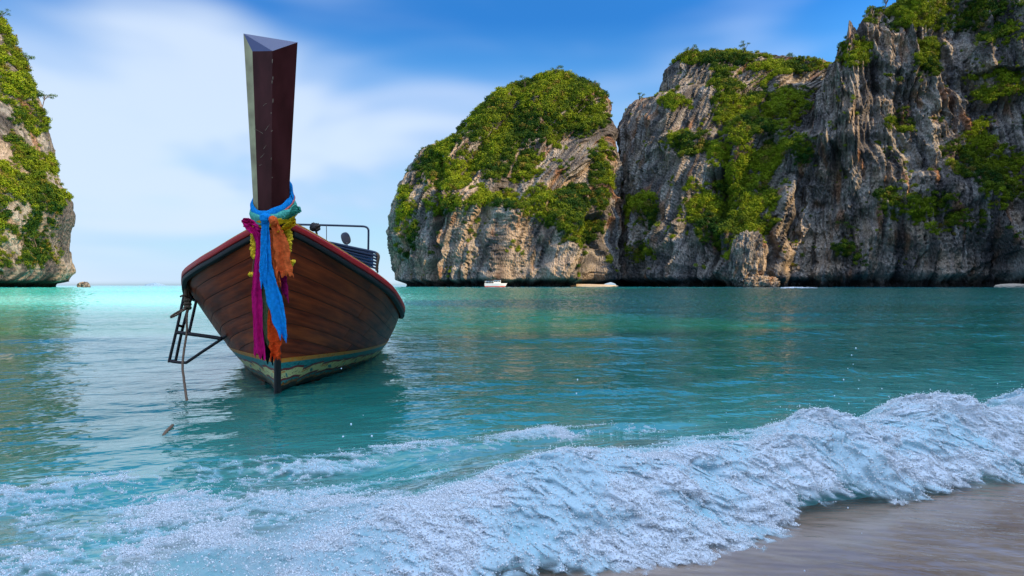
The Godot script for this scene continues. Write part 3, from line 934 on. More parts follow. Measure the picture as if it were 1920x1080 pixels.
func hull(a: float, v: float, side: float, proud := 0.0) -> Vector3:
	var sb := smtab(SHEER_B, a) * 0.97
	var sy := smtab(SHEER_Y, a)
	var ky := lerpf(-0.10, -0.42, smoothstep(0.0, 1.6, a)) + 0.3 * smoothstep(7.0, 9.6, a)
	var t := smoothstep(0.0, 4.5, a)
	var cb := lerpf(sb * 0.50, sb * 0.98, t)
	var cy := lerpf(0.42, -0.22, smoothstep(0.0, 4.0, a))
	var x := (1.0 - v) * (1.0 - v) * 0.02 + 2.0 * v * (1.0 - v) * cb + v * v * sb
	var y := (1.0 - v) * (1.0 - v) * ky + 2.0 * v * (1.0 - v) * cy + v * v * sy
	y -= side * x * side * side * 0.055 * smoothstep(0.0, 1.3, a) * smoothstep(0.0, 0.8, y)
	var rake := (0.06 - 0.30 * smoothstep(-0.1, 1.55, y)) * (1.0 - smoothstep(0.0, 3.0, a))
	var p := Vector3(side * x, y, -(a + rake))
	if proud != 0.0:
		var e := 0.01
		var n := (hull(a + e, v, side) - p).cross(hull(a, v + e, side) - p).normalized() * side
		p += n * proud
	return p

func height_v(a: float, y: float, side: float) -> float:
	var lo := 0.0
	var hi := 1.0
	for k in 18:
		var m := (lo + hi) * 0.5
		if hull(a, m, side).y < y: lo = m
		else: hi = m
	return lo

func strip(a0: float, a1: float, v0: Callable, v1: Callable, side: float, na_: int, nv_: int, proud: float, bevel: float, uvk := Vector2.ONE) -> ArrayMesh:
	var p := PackedVector3Array()
	var uv := PackedVector2Array()
	for j in nv_ + 2:
		for i in na_ + 2:
			var e := float(clampi(i - 1, 0, na_ - 1)) / (na_ - 1)
			var f := float(clampi(j - 1, 0, nv_ - 1)) / (nv_ - 1)
			e = e * e * 0.5 + e * 0.5
			var a := lerpf(a0, a1, e)
			var v := lerpf(v0.call(a), v1.call(a), f)
			var edge := i == 0 or j == 0 or i == na_ + 1 or j == nv_ + 1
			p.append(hull(a, v, side, proud - bevel if edge else proud))
			uv.append(Vector2(a * uvk.x, f * uvk.y))
	return grid(na_ + 2, nv_ + 2, p, PackedColorArray(), uv, side < 0.0)

func rail(offset: Vector2, wide: float, high: float, a0: float, a1: float, side: float) -> ArrayMesh:
	# a bar along the sheer, its section wide x high, shifted outwards and up
	var sec := [Vector2(-0.5, -0.5), Vector2(0.35, -0.5), Vector2(0.5, -0.3), Vector2(0.5, 0.3), Vector2(0.35, 0.5), Vector2(-0.35, 0.5), Vector2(-0.5, 0.35), Vector2(-0.5, -0.5)]
	var n := 70
	var p := PackedVector3Array()
	var uv := PackedVector2Array()
	for j in n + 2:
		var e := float(clampi(j - 1, 0, n - 1)) / (n - 1)
		var a := lerpf(a0, a1, e * e)
		var o := hull(a, 1.0, side)
		var o2 := hull(a + 0.02, 1.0, side)
		var t := (o2 - o).normalized()
		var outw := Vector3(-t.z, 0, t.x).normalized()
		if outw.x * side < 0.0: outw = -outw
		var up := Vector3(0, 1, 0)
		for s in sec:
			var q: Vector2 = s * (1.0 if j > 0 and j < n + 1 else 0.0)
			p.append(o + outw * (offset.x + q.x * wide) + up * (offset.y + q.y * high))
			uv.append(Vector2(a, s.y))
	return grid(sec.size(), n + 2, p, PackedColorArray(), uv, side < 0.0)

func boat() -> void:
	var b := base("longtail_boat", Vector3(-2.14, 0, -6.2))
	b.rotation = Vector3(0, 0.2, -0.03)
	tag(b, "brown wooden longtail boat with a tall prow, beached at the water's edge", "boat")
	var r := RandomNumberGenerator.new()
	r.seed = 5
	# hull: a dark shell and the planks on it
	var shell := []
	for side in [-1.0, 1.0]:
		shell.append(strip(0.0, LEN, func(_a): return 0.0, func(_a): return 1.0, side, 60, 16, -0.012, 0.0))
	var tr := [Vector3(-0.8, 0.86, -LEN), Vector3(-0.75, 0.2, -LEN), Vector3(0, -0.15, -LEN), Vector3(0.75, 0.2, -LEN), Vector3(0.8, 0.86, -LEN)]
	shell.append(prism(tr, tr.map(func(v): return v + Vector3(0, 0, 0.05))))
	var h := put("hull", join(shell), M.dark, b)
	var rows := 9
	for side in [-1.0, 1.0]:
		for k in rows:
			var v0 := lerpf(0.22, 0.985, float(k) / rows)
			var v1 := lerpf(0.22, 0.985, float(k + 1) / rows) - 0.0035
			var cuts := [0.0]
			var a := r.randf_range(0.7, 1.6)
			while a < 7.5:
				cuts.append(a)
				a += r.randf_range(1.3, 2.4)
			cuts.append(LEN)
			for q in cuts.size() - 1:
				var gap := 0.0 if q == 0 else 0.003
				var f0 := func(_a): return v0
				var f1 := func(_a): return v1
				put("plank", strip(cuts[q] + gap, cuts[q + 1], f0, f1, side, 18, 3, r.randf_range(0.0, 0.002), 0.004, Vector2(0.45, 0.12)), M["plank%d" % r.randi_range(0, 3)], h)
	# painted stripes above the waterline
	for side in [-1.0, 1.0]:
		var top := func(a): return height_v(a, 0.335 - 0.028 * minf(a, 5.0), side)
		var low := func(a): return height_v(a, 0.045 - 0.028 * minf(a, 3.0), side)
		var o := put("painted_band", strip(0.0, LEN, low, top, side, 70, 7, 0.0062, 0.003), M.paint_band, h)
		var me: ArrayMesh = o.mesh
		var arr := me.surface_get_arrays(0)
		var uv: PackedVector2Array = arr[Mesh.ARRAY_TEX_UV]
		for i in uv.size(): uv[i] = Vector2(uv[i].x / 7.0, 1.0 - clampf(uv[i].y, 0.01, 0.99))
		arr[Mesh.ARRAY_TEX_UV] = uv
		me.clear_surfaces()
		me.add_surface_from_arrays(Mesh.PRIMITIVE_TRIANGLES, arr)
	# stem: a dark timber up the middle of the bow
	var st := []
	for k in 14:
		var y := lerpf(-0.25, 1.60, k / 13.0)
		st.append(Vector3(0, y, -(0.04 - 0.30 * smoothstep(-0.1, 1.55, y)) + 0.02))
	var p := PackedVector3Array()
	for q in st:
		for s in [Vector2(-0.03, -0.10), Vector2(-0.03, -0.02), Vector2(-0.010, 0.022), Vector2(0.010, 0.022), Vector2(0.03, -0.02), Vector2(0.03, -0.10)]:
			p.append(q + Vector3(s.x, 0, s.y))
	put("stem", grid(6, 14, p, PackedColorArray(), PackedVector2Array(), false), M.dark, b)
	# gunwales
	for side in [-1.0, 1.0]:
		put("rub_rail", rail(Vector2(0.010, -0.062), 0.045, 0.05, 0.05, LEN, side), M.dark, b)
		put("red_rail", rail(Vector2(0.012, -0.006), 0.055, 0.060, 0.02, LEN, side), M.red, b)
		put("yellow_rail", rail(Vector2(-0.016, 0.036), 0.05, 0.022, 0.05, LEN, side), M.yellow, b)
	# deck and thwarts
	for k in 14:
		var z0 := 0.55 + k * 0.6
		var y: float = smtab(SHEER_Y, z0 + 0.3) - 0.34
		var w: float = hull(z0, height_v(z0, y, 1.0), 1.0).x - 0.12
		var w2: float = hull(z0 + 0.59, height_v(z0 + 0.59, y, 1.0), 1.0).x - 0.12
		var lo := [Vector3(-w, y, -z0), Vector3(w, y, -z0), Vector3(w2, y, -z0 - 0.59), Vector3(-w2, y, -z0 - 0.59)]
		put("deck_board", prism(lo, lo.map(func(v): return v + Vector3(0, 0.03, 0))), M.deck, b)
	# the prow post
	var front := [Vector3(-0.205, 0, 0.0), Vector3(-0.140, 0, 0.065), Vector3(0.03, 0, 0.125), Vector3(0.215, 0, 0.0), Vector3(0.19, 0, -0.16), Vector3(-0.185, 0, -0.16)]
	var lo_ := Vector3(-0.06, 1.40, 0.22)
	var hi_ := Vector3(-0.083, 2.965, 0.36)
	var ring := func(t: float, grow: Vector2, lift: float):
		var out := []
		for v in front: out.append(lo_.lerp(hi_, t) + Vector3(v.x * lerpf(0.62, 1.0, t) * grow.x, lift, v.z * lerpf(0.8, 1.0, t) * grow.y))
		return out
	var bot: Array = ring.call(0.0, Vector2(1, 1), 0.0)
	var top_: Array = ring.call(1.0, Vector2(1, 1), 0.0)
	for i in [0, 3, 4, 5]: top_[i].y += 0.135      # the head is cut at a slant
	top_[0].x -= 0.022; top_[0].y += 0.03
	top_[5].y += 0.03
	var post := put("prow_post", faces(bot, top_, [1, 2, 3, 4]), M.post_wood, b)
	put("lit_bevel", faces(bot, top_, [0]), M.post_lit_bevel, post)  # left bevel of the post, its skylight painted into the colour
	var cap := SurfaceTool.new()
	cap.begin(Mesh.PRIMITIVE_TRIANGLES)
	cap.set_smooth_group(-1)
	for tri in [[0, 1, 2], [0, 2, 3], [0, 3, 4], [0, 4, 5]]:
		for v in tri: cap.add_vertex(top_[v])
	cap.generate_normals()
	put("prow_head", cap.commit(), M.post_top, post)
	# pale scratches on the two front faces
	for e in [[0.46, 0.55, 0.30, 0.05, 0.9], [0.50, 0.62, -0.3, 0.03, 1.3], [0.58, 0.2, 0.5, 0.045, -0.5], [0.60, 0.75, -0.2, 0.035, 1.2], [0.40, 0.35, 0.4, 0.025, 0.2], [0.72, 0.6, 0.1, 0.02, 0.7]]:
		var f0: Vector3 = bot[1].lerp(top_[1], e[0])
		var f1: Vector3 = bot[2].lerp(top_[2], e[0])
		var c0: Vector3 = f0.lerp(f1, e[1]) + Vector3(0, 0, 0.001)
		var dir := Vector3((f1 - f0).normalized().x, e[4], (f1 - f0).normalized().z).normalized()
		put("scratch", tube(PackedVector3Array([c0 - dir * e[3], c0 + Vector3(0, 0.004, 0.0), c0 + dir * e[3]]), 0.0022, 5), M.chip, post)
	# chips along the front ridge
	for k in 9:
		var t := r.randf_range(0.2, 0.97)
		var q: Vector3 = bot[2].lerp(top_[2], t) + Vector3(r.randf_range(-0.008, 0.008), 0, -0.001)
		var m := lump(7, 6, Vector3(0.004, r.randf_range(0.004, 0.022), 0.003), 0.3, k * 1.0)
		var o := put("paint_chip", m, M.chip, post)
		o.position = q
	# at the stern: hoop over the deck, folded canopy, gear
	var inv := b.transform.affine_inverse()
	var w := func(px, py, d): return inv * at(px, py, d)
	var hoop := [w.call(470, 418, 11.4), w.call(560, 420, 11.4), w.call(620, 421.5, 11.4), w.call(668, 423, 11.4), w.call(684, 424, 11.4), w.call(690, 428, 11.4), w.call(691, 436, 11.4), w.call(690.5, 470, 11.4), w.call(690, 512, 11.4)]
	put("hoop", tube(spline(hoop, 6), 0.017, 8), M.blue_tube, b)
	put("hoop_leg", tube(spline([w.call(470, 418, 11.4), w.call(468, 520, 11.4)], 4), 0.017, 8), M.blue_tube, b)
	var can := base("folded", Vector3.ZERO)
	remove_child(can)
	can.name = "folded_canopy"
	b.add_child(can)
	for k in 6:
		var y0 := 452.0 + k * 3.0
		var y1 := 474.0 + k * 5.8
		var pts := [w.call(560, y0 - 2, 11.7 + k * 0.02), w.call(612, y0 + 1.0 + k * 1.0, 11.6), w.call(660, lerpf(y0, y1, 0.5) + k * 0.8, 11.4), w.call(696, y1 - 3.5, 11.2), w.call(706, y1, 11.15), w.call(708, y1 + 6, 11.3)]
		put("canopy_bow", tube(spline(pts, 6), 0.021 if k < 2 else 0.017, 8), M.blue_tube, can)
		if k < 5:
			var pts2 := [w.call(565, y0 + 2, 11.76), w.call(614, y0 + 3.5 + k * 1.0, 11.68), w.call(660, lerpf(y0, y1, 0.5) + 3.5 + k * 0.9, 11.48), w.call(698, y1 + 1.0, 11.3)]
			put("canopy_fold", tube(spline(pts2, 6), 0.030, 8), M.blue_cloth if k > 1 else M.blue_tube, can)
	put("canopy_strap", tube(spline([w.call(707, 474, 11.1), w.call(710, 480, 11.08), w.call(708, 492, 11.1), w.call(706, 506, 11.15)], 5), 0.022, 8), M.rope, b)
	# tied bundle under the hoop
	var bun := lump(22, 16, Vector3(0.085, 0.065, 0.06), 0.5, 7.0)
	var bo := put("tarp_bundle", bun, M.dark, b)
	bo.position = w.call(591, 425, 11.38)
	put("bundle_tail", tube(spline([w.call(592, 431, 11.38), w.call(594, 438, 11.38), w.call(592, 445, 11.38)], 4), 0.018, 6), M.dark, b)
	put("hanging_hook", tube(spline([w.call(612, 421, 11.39), w.call(612.4, 438, 11.39), w.call(612, 455, 11.39)], 3), 0.006, 6), M.grey_metal, b)
	var disc := lump(26, 16, Vector3(0.075, 0.105, 0.012), 0.0, 1.0)
	var di := put("paddle_blade", disc, M.grey_metal, b)
	di.position = w.call(648.5, 446, 11.5)
	di.rotation.z = 0.35
	put("paddle_shaft", tube(spline([w.call(650, 453, 11.5), w.call(654, 475, 11.5)], 3), 0.01, 6), M.grey_metal, b)

func faces(bot: Array, top: Array, which: Array) -> ArrayMesh:
	var st := SurfaceTool.new()
	st.begin(Mesh.PRIMITIVE_TRIANGLES)
	st.set_smooth_group(-1)
	var n := bot.size()
	for i in which:
		var k: int = (i + 1) % n
		for v in [bot[i], top[i], bot[k], bot[k], top[i], top[k]]:
			st.add_vertex(v)
	st.generate_normals()
	return st.commit()

# ------------------------------------------------------------------ cloths tied round the prow
func cloth(pts: Array, deep: float, pleats: float, sd: float, d := 5.78, ragged := 0.06) -> ArrayMesh:
	# pts: [column, row, half width] down the cloth; a soft folded bundle with a hem
	var rows := 46
	var nu := 44
	var tx := []
	var ty := []
	var tw := []
	var tz := []
	for i in pts.size():
		tx.append([i, pts[i][0]]); ty.append([i, pts[i][1]]); tw.append([i, pts[i][2]])
		tz.append([i, pts[i][3] if pts[i].size() > 3 else 0.0])
	var p := PackedVector3Array()
	var uv := PackedVector2Array()
	for j in rows:
		var t := float(j) / (rows - 1)
		var k := t * (pts.size() - 1)
		var c := at(smtab(tx, k), smtab(ty, k), d)
		c.z += smtab(tz, k)
		var w := smtab(tw, k) / F * d
		for i in nu:
			var g := TAU * i / (nu - 1)
			var x := cos(g)
			var fold := sin(x * pleats + sd + t * 1.3 + 0.8 * na.get_noise_2d(x * 1.5 + sd, t * 3.0))
			var z := sin(g) * deep * 0.35 + fold * deep * (0.25 + 0.75 * t) + 0.4 * deep * nb.get_noise_2d(x * 2.0 + sd, t * 7.0)
			var edge := 1.0 + 0.16 * na.get_noise_2d(t * 6.0 + sd, signf(x) * 3.0) + 0.06 * nb.get_noise_2d(t * 18.0, x * 2.0 + sd)
			var q := c + Vector3(x * w * edge, 0, z)
			if t > 0.93: q.y += ragged * (t - 0.93) / 0.07 * (nb.get_noise_2d(x * 2.3 + sd * 3.0, 1.0) - 0.3 * x)
			p.append(q)
			uv.append(Vector2(x * w * 4.0, t * 3.0))
	return grid(nu, rows, p, PackedColorArray(), uv, true, -1.0, true)

func wrap_band(cx: float, cy: float, rx: float, rz: float, tilt: float, high: float, thick: float, sd: float, dip := 0.1, d := 6.02) -> ArrayMesh:
	var n := 60
	var nu := 14
	var p := PackedVector3Array()
	var uv := PackedVector2Array()
	var o := at(cx, cy, d)
	for j in n:
		var a := TAU * j / (n - 1)
		var e := Vector3(cos(a) * rx, 0, sin(a) * rz)
		var c := o + e + Vector3(0, tilt * cos(a) * rx - dip * sin(a), 0)
		var outw := Vector3(cos(a) * rz, 0, sin(a) * rx).normalized()
		for i in nu:
			var g := TAU * i / (nu - 1)
			var crease := 0.35 * sin(g * 3.0 + sd + 2.0 * sin(a)) + 0.3 * na.get_noise_2d(a * 2.0 + sd, cos(g) * 3.0)
			p.append(c + outw * (thick * (sin(g) + crease)) + Vector3(0, cos(g) * high * (1.0 + 0.25 * nb.get_noise_2d(a * 1.6, sd)), 0))
			uv.append(Vector2(a, g * 0.2))
	return grid(nu, n, p, PackedColorArray(), uv, false, -1.0, true)

func scarves() -> void:
	var o: MeshInstance3D
	var list := [
		["black", [[487, 520, 5], [491, 560, 7], [500, 620, 12], [500, 672, 13]], 0.012, 3.0, -0.05, "black cloth hanging behind the magenta one, hem above the stripes"],
		["olive", [[500, 470, 4], [497, 530, 5], [496, 580, 6], [501, 640, 4]], 0.010, 2.0, 0.0, "olive green cloth strip between the magenta and the blue cloths"],
		["plum", [[527, 470, 6], [532, 520, 7], [535, 556, 6]], 0.012, 2.5, -0.02, "short dark red cloth end right of the blue cloth"],
		["magenta", [[474, 425, 13], [484, 440, 9], [487, 470, 8], [483, 520, 9], [482, 560, 11], [484, 620, 10], [487, 668, 12]], 0.016, 5.0, 0.02, "long magenta cloth, leftmost of those hanging from the prow"],
		["orange", [[514, 412, 7], [520, 432, 11], [527, 460, 14], [531, 490, 15], [534, 516, 14]], 0.020, 5.0, 0.05, "pale orange cloth with a knot, right of the blue cloth"],
		["orange", [[510, 430, 6], [514, 470, 6], [520, 510, 5], [524, 535, 4]], 0.012, 3.0, 0.035, "narrow pale orange fold hanging between the blue and the wide orange cloth"],
		["red_orange", [[514, 560, 6], [511, 600, 10], [516, 630, 13], [517, 655, 10], [516, 672, 8]], 0.020, 4.0, 0.02, "red orange cloth with a ragged hem, lowest on the prow"],
		["blue", [[497, 405, 9], [498, 425, 8], [499, 460, 10], [501, 500, 11], [508, 530, 12], [516, 565, 15], [524, 600, 13], [533, 630, 8]], 0.016, 4.0, 0.065, "bright blue cloth knotted in the middle of the prow, hanging to the right"],
		["blue", [[496, 420, 6], [495, 460, 6], [494, 500, 7], [495, 533, 6]], 0.014, 3.0, 0.075, "shorter blue end hanging left of the long blue cloth"],
	]
	for e in list:
		var m := cloth(e[1], e[2], e[3], e[1][0][0] * 0.07, 5.78 - e[4])
		o = put("scarf", m, M[e[0]])
		tag(o, e[5], "scarf", "cloths tied round the prow")
	# bands wound round the foot of the post
	var bands := [
		["blue", 511, 374, 0.160, 0.185, 0.02, 0.052, 0.016, "bright blue cloth band wound highest round the prow post", 0.165],
		["coral", 513, 382, 0.164, 0.195, 0.10, 0.020, 0.012, "narrow coral cloth band wound between the blue and mint bands", 0.15],
		["mint", 513, 391, 0.172, 0.205, 0.03, 0.048, 0.018, "mint green cloth band wound round the prow post below the blue one", 0.12],
		["golden", 516, 406, 0.165, 0.205, 0.10, 0.034, 0.018, "golden yellow cloth band wound lowest round the prow post", 0.08],
	]
	for e in bands:
		o = put("scarf", wrap_band(e[1], e[2], e[3], e[4], e[5], e[6], e[7], e[1] * 0.3, e[9]), M[e[0]])
		tag(o, e[8], "scarf", "cloths tied round the prow")
	for e in [["mint", [[533, 410, 5], [542, 402, 13], [552, 395, 12], [557, 386, 4]], 0.05, "bunched mint green cloth end at the right of the prow post"], ["magenta", [[463, 408, 5], [468, 416, 13], [476, 428, 13], [486, 440, 8]], 0.045, "bunched magenta cloth at the left of the prow post"], ["golden", [[550, 408, 4], [545, 418, 11], [535, 428, 12], [527, 436, 6]], 0.04, "bunched golden yellow cloth below the mint one"]]:
		o = put("scarf", cloth(e[1], e[2], 4.0, e[1][0][0] * 0.05, 5.76, 0.01), M[e[0]])
		tag(o, e[3], "scarf", "cloths tied round the prow")
	for e in [["blue", 498, 408, 0.042, 0.040, "tight blue knot in the middle of the prow post"], ["orange", 513, 413, 0.030, 0.040, "tight orange knot right of the blue knot"]]:
		var m := lump(40, 30, Vector3(e[3], e[4], 0.05), 0.22, e[1] * 0.1)
		o = put("cloth_knot", m, M[e[0]])
		o.position = at(e[1], e[2], 5.72)
		o.rotation.z = 0.3
		tag(o, e[5], "scarf", "cloths tied round the prow")
	# marigold garlands
	var fl := lump(12, 9, Vector3(0.019, 0.015, 0.019), 0.7, 4.0)
	for e in [[[[478, 425], [476, 445], [475, 468], [477, 480]], [[472, 514]], "yellow marigold garland on the left of the magenta cloth"], [[[538, 428], [542, 440], [543, 455], [540, 470]], [[546, 493], [549, 490], [543, 495]], "yellow marigold garland on the right of the orange cloth"]]:
		var start := at(e[0][0][0], e[0][0][1], 5.8)
		var root := base("flower_garland", start)
		tag(root, e[2], "garland", "garlands on the prow")
		var pts := []
		for q in e[0]: pts.append(at(q[0], q[1], 5.8) - start)
		var sp := spline(pts, 5)
		var string: PackedVector3Array = sp.duplicate()
		string.append(at(e[1][0][0], e[1][0][1], 5.79) - start)
		put("string", tube(string, 0.004, 5), M.rope, root)
		var all := []
		for q in sp: all.append(q)
		for q in e[1]: all.append(at(q[0], q[1], 5.79) - start)
		for q in all:
			for k in 2:
				var f := put("flower", fl, M.marigold, root)
				f.position = q + Vector3(rng.randf_range(-0.012, 0.012), rng.randf_range(-0.006, 0.006), rng.randf_range(-0.01, 0.015))
				f.rotation = Vector3(rng.randf() * 6.0, rng.randf() * 6.0, 0)

func rope_and_ladder() -> void:
	var l := base("boarding_ladder", at(345, 600, 7.3))
	tag(l, "rusty iron boarding ladder hanging from the boat's left side", "ladder")
	var o := l.position
	var w := func(px, py, d): return at(px, py, d) - o
	var rails := [[[346, 548, 7.35], [333, 609, 7.3], [318, 672, 7.3], [319, 676, 7.3], [330, 678, 7.28], [346, 679, 7.26], [352, 677, 7.25], [380, 658, 7.22], [415, 635, 7.2], [430, 624, 7.15]], [[361, 548, 7.45], [342, 616, 7.42], [329, 676, 7.4]], [[370, 554, 7.35], [354, 624, 7.28]], [[330, 622, 7.3], [380, 628.5, 7.24], [416, 634, 7.18]]]
	var names := ["outer_rail", "inner_rail", "side_rail", "cross_bar"]
	for k in 4:
		var pts := []
		for q in rails[k]: pts.append(w.call(q[0], q[1], q[2]))
		put(names[k], tube(spline(pts, 5), 0.016 if k < 3 else 0.02, 8), M.iron, l)
	for e in [[[334, 609], [344, 612]], [[331, 622], [342, 624]], [[319, 676], [330, 676]]]:
		put("rung", tube(spline([w.call(e[0][0], e[0][1], 7.3), w.call(e[1][0], e[1][1], 7.42)], 3), 0.014, 8), M.iron, l)
	# mooring rope over the gunwale
	var r := base("mooring_rope", at(351, 574, 7.2))
	tag(r, "brown mooring rope knotted over the left gunwale, its end in the water", "rope")
	var o2 := r.position
	w = func(px, py, d): return at(px, py, d) - o2
	var doubled := [[378, 488, 7.25], [366, 494, 7.2], [356, 503, 7.15], [351.5, 522, 7.15], [350, 549, 7.15], [351, 574, 7.15]]
	for k in 2:
		var pts := []
		for q in doubled: pts.append(w.call(q[0] + k * 3.5 - 1.5, q[1] + k * 0.6, q[2] + k * 0.02))
		put("strand", tube(spline(pts, 8), 0.020, 12, 60.0, 3), M.rope, r)
	for k in 3:      # turns of the knot
		var pts := PackedVector3Array()
		for i in 18:
			var a := TAU * i / 17.0
			pts.append(w.call(351.5 + cos(a) * 5.0, 563 + k * 6.5 + sin(a) * 2.4, 7.13 + sin(a) * 0.03))
		put("knot_turn", tube(pts, 0.016, 10, 60.0, 3), M.rope, r)
	var lp := []
	for q in [[349, 577, 7.1], [335, 583, 7.05], [322, 591, 7.0], [321, 594, 7.0], [330, 590, 7.02], [347, 579, 7.08]]: lp.append(w.call(q[0], q[1], q[2]))
	put("loop", tube(spline(lp, 6), 0.010, 8, 90.0, 3), M.rope, r)
	put("loose_end", tube(spline([w.call(350, 556, 7.1), w.call(344, 553, 7.05), w.call(338, 555, 7.05)], 5), 0.010, 8, 90.0, 3), M.rope, r)
	var tail := []
	for q in [[351, 580, 7.1], [350, 600, 7.05], [350, 622, 6.95], [345, 655, 6.7], [342, 686, 6.4], [346, 722, 6.05], [350, 752, 5.8], [351, 764, 5.72]]: tail.append(w.call(q[0], q[1], q[2]))
	put("tail", tube(spline(tail, 10), 0.011, 8, 90.0, 3), M.rope, r)
	var t := put("driftwood", tube(spline([at(305, 818, 4.50), at(312, 808, 4.60), at(323, 797, 4.76)], 5), 0.012, 7), M.rope)
	tag(t, "thin brown twig afloat left of the bow", "twig")

func tour_boat() -> void:
	var d := 390.0
	var o := Vector3((929.0 - 960.0) / F * d, 0.0, -d)
	var b := base("tour_boat", o)
	tag(b, "small white motor boat with a red roof at the foot of the domed cliff", "boat")
	var k := d / F      # one picture pixel in metres
	var sec := func(y, x0, x1, w): return [Vector3(x0, y, w), Vector3(x1 - 4.0, y, w), Vector3(x1, y, 0), Vector3(x1 - 4.0, y, -w), Vector3(x0, y, -w)]
	put("hull", prism(sec.call(0.6, -20 * k, 19 * k, 1.8), sec.call(2.2, -20.5 * k, 22 * k, 2.2)), M.white_paint, b)
	put("waterline_stripe", prism(sec.call(-0.3, -20 * k, 18 * k, 1.75), sec.call(0.62, -20.05 * k, 19.1 * k, 1.83)), M.red_paint, b)
	var cab := put("cabin", box(Vector3(-3 * k, 2.2, -1.6), Vector3(10 * k, 4.0, 1.6)), M.white_paint, b)
	put("roof", box(Vector3(-4.5 * k, 4.0, -1.9), Vector3(9 * k, 4.35, 1.9)), M.red_paint, b)
	for i in 4: put("window", box(Vector3((-2 + i * 3) * k, 2.9, 1.55), Vector3((0 + i * 3) * k, 3.6, 1.63)), M.glass_dark, cab)
	for i in 6: put("railing_post", tube(PackedVector3Array([Vector3((-19 + i * 3.0) * k, 2.2, 1.9), Vector3((-19 + i * 3.0) * k, 3.3, 1.9)]), 0.1, 5), M.white_paint, b)
	put("railing", tube(PackedVector3Array([Vector3(-19.5 * k, 3.3, 1.9), Vector3(-3 * k, 3.3, 1.9)]), 0.12, 5), M.white_paint, b)
	put("mast", tube(PackedVector3Array([Vector3(-2 * k, 4.2, 0), Vector3(-2 * k, 8.0, 0)]), 0.09, 5), M.white_paint, b)

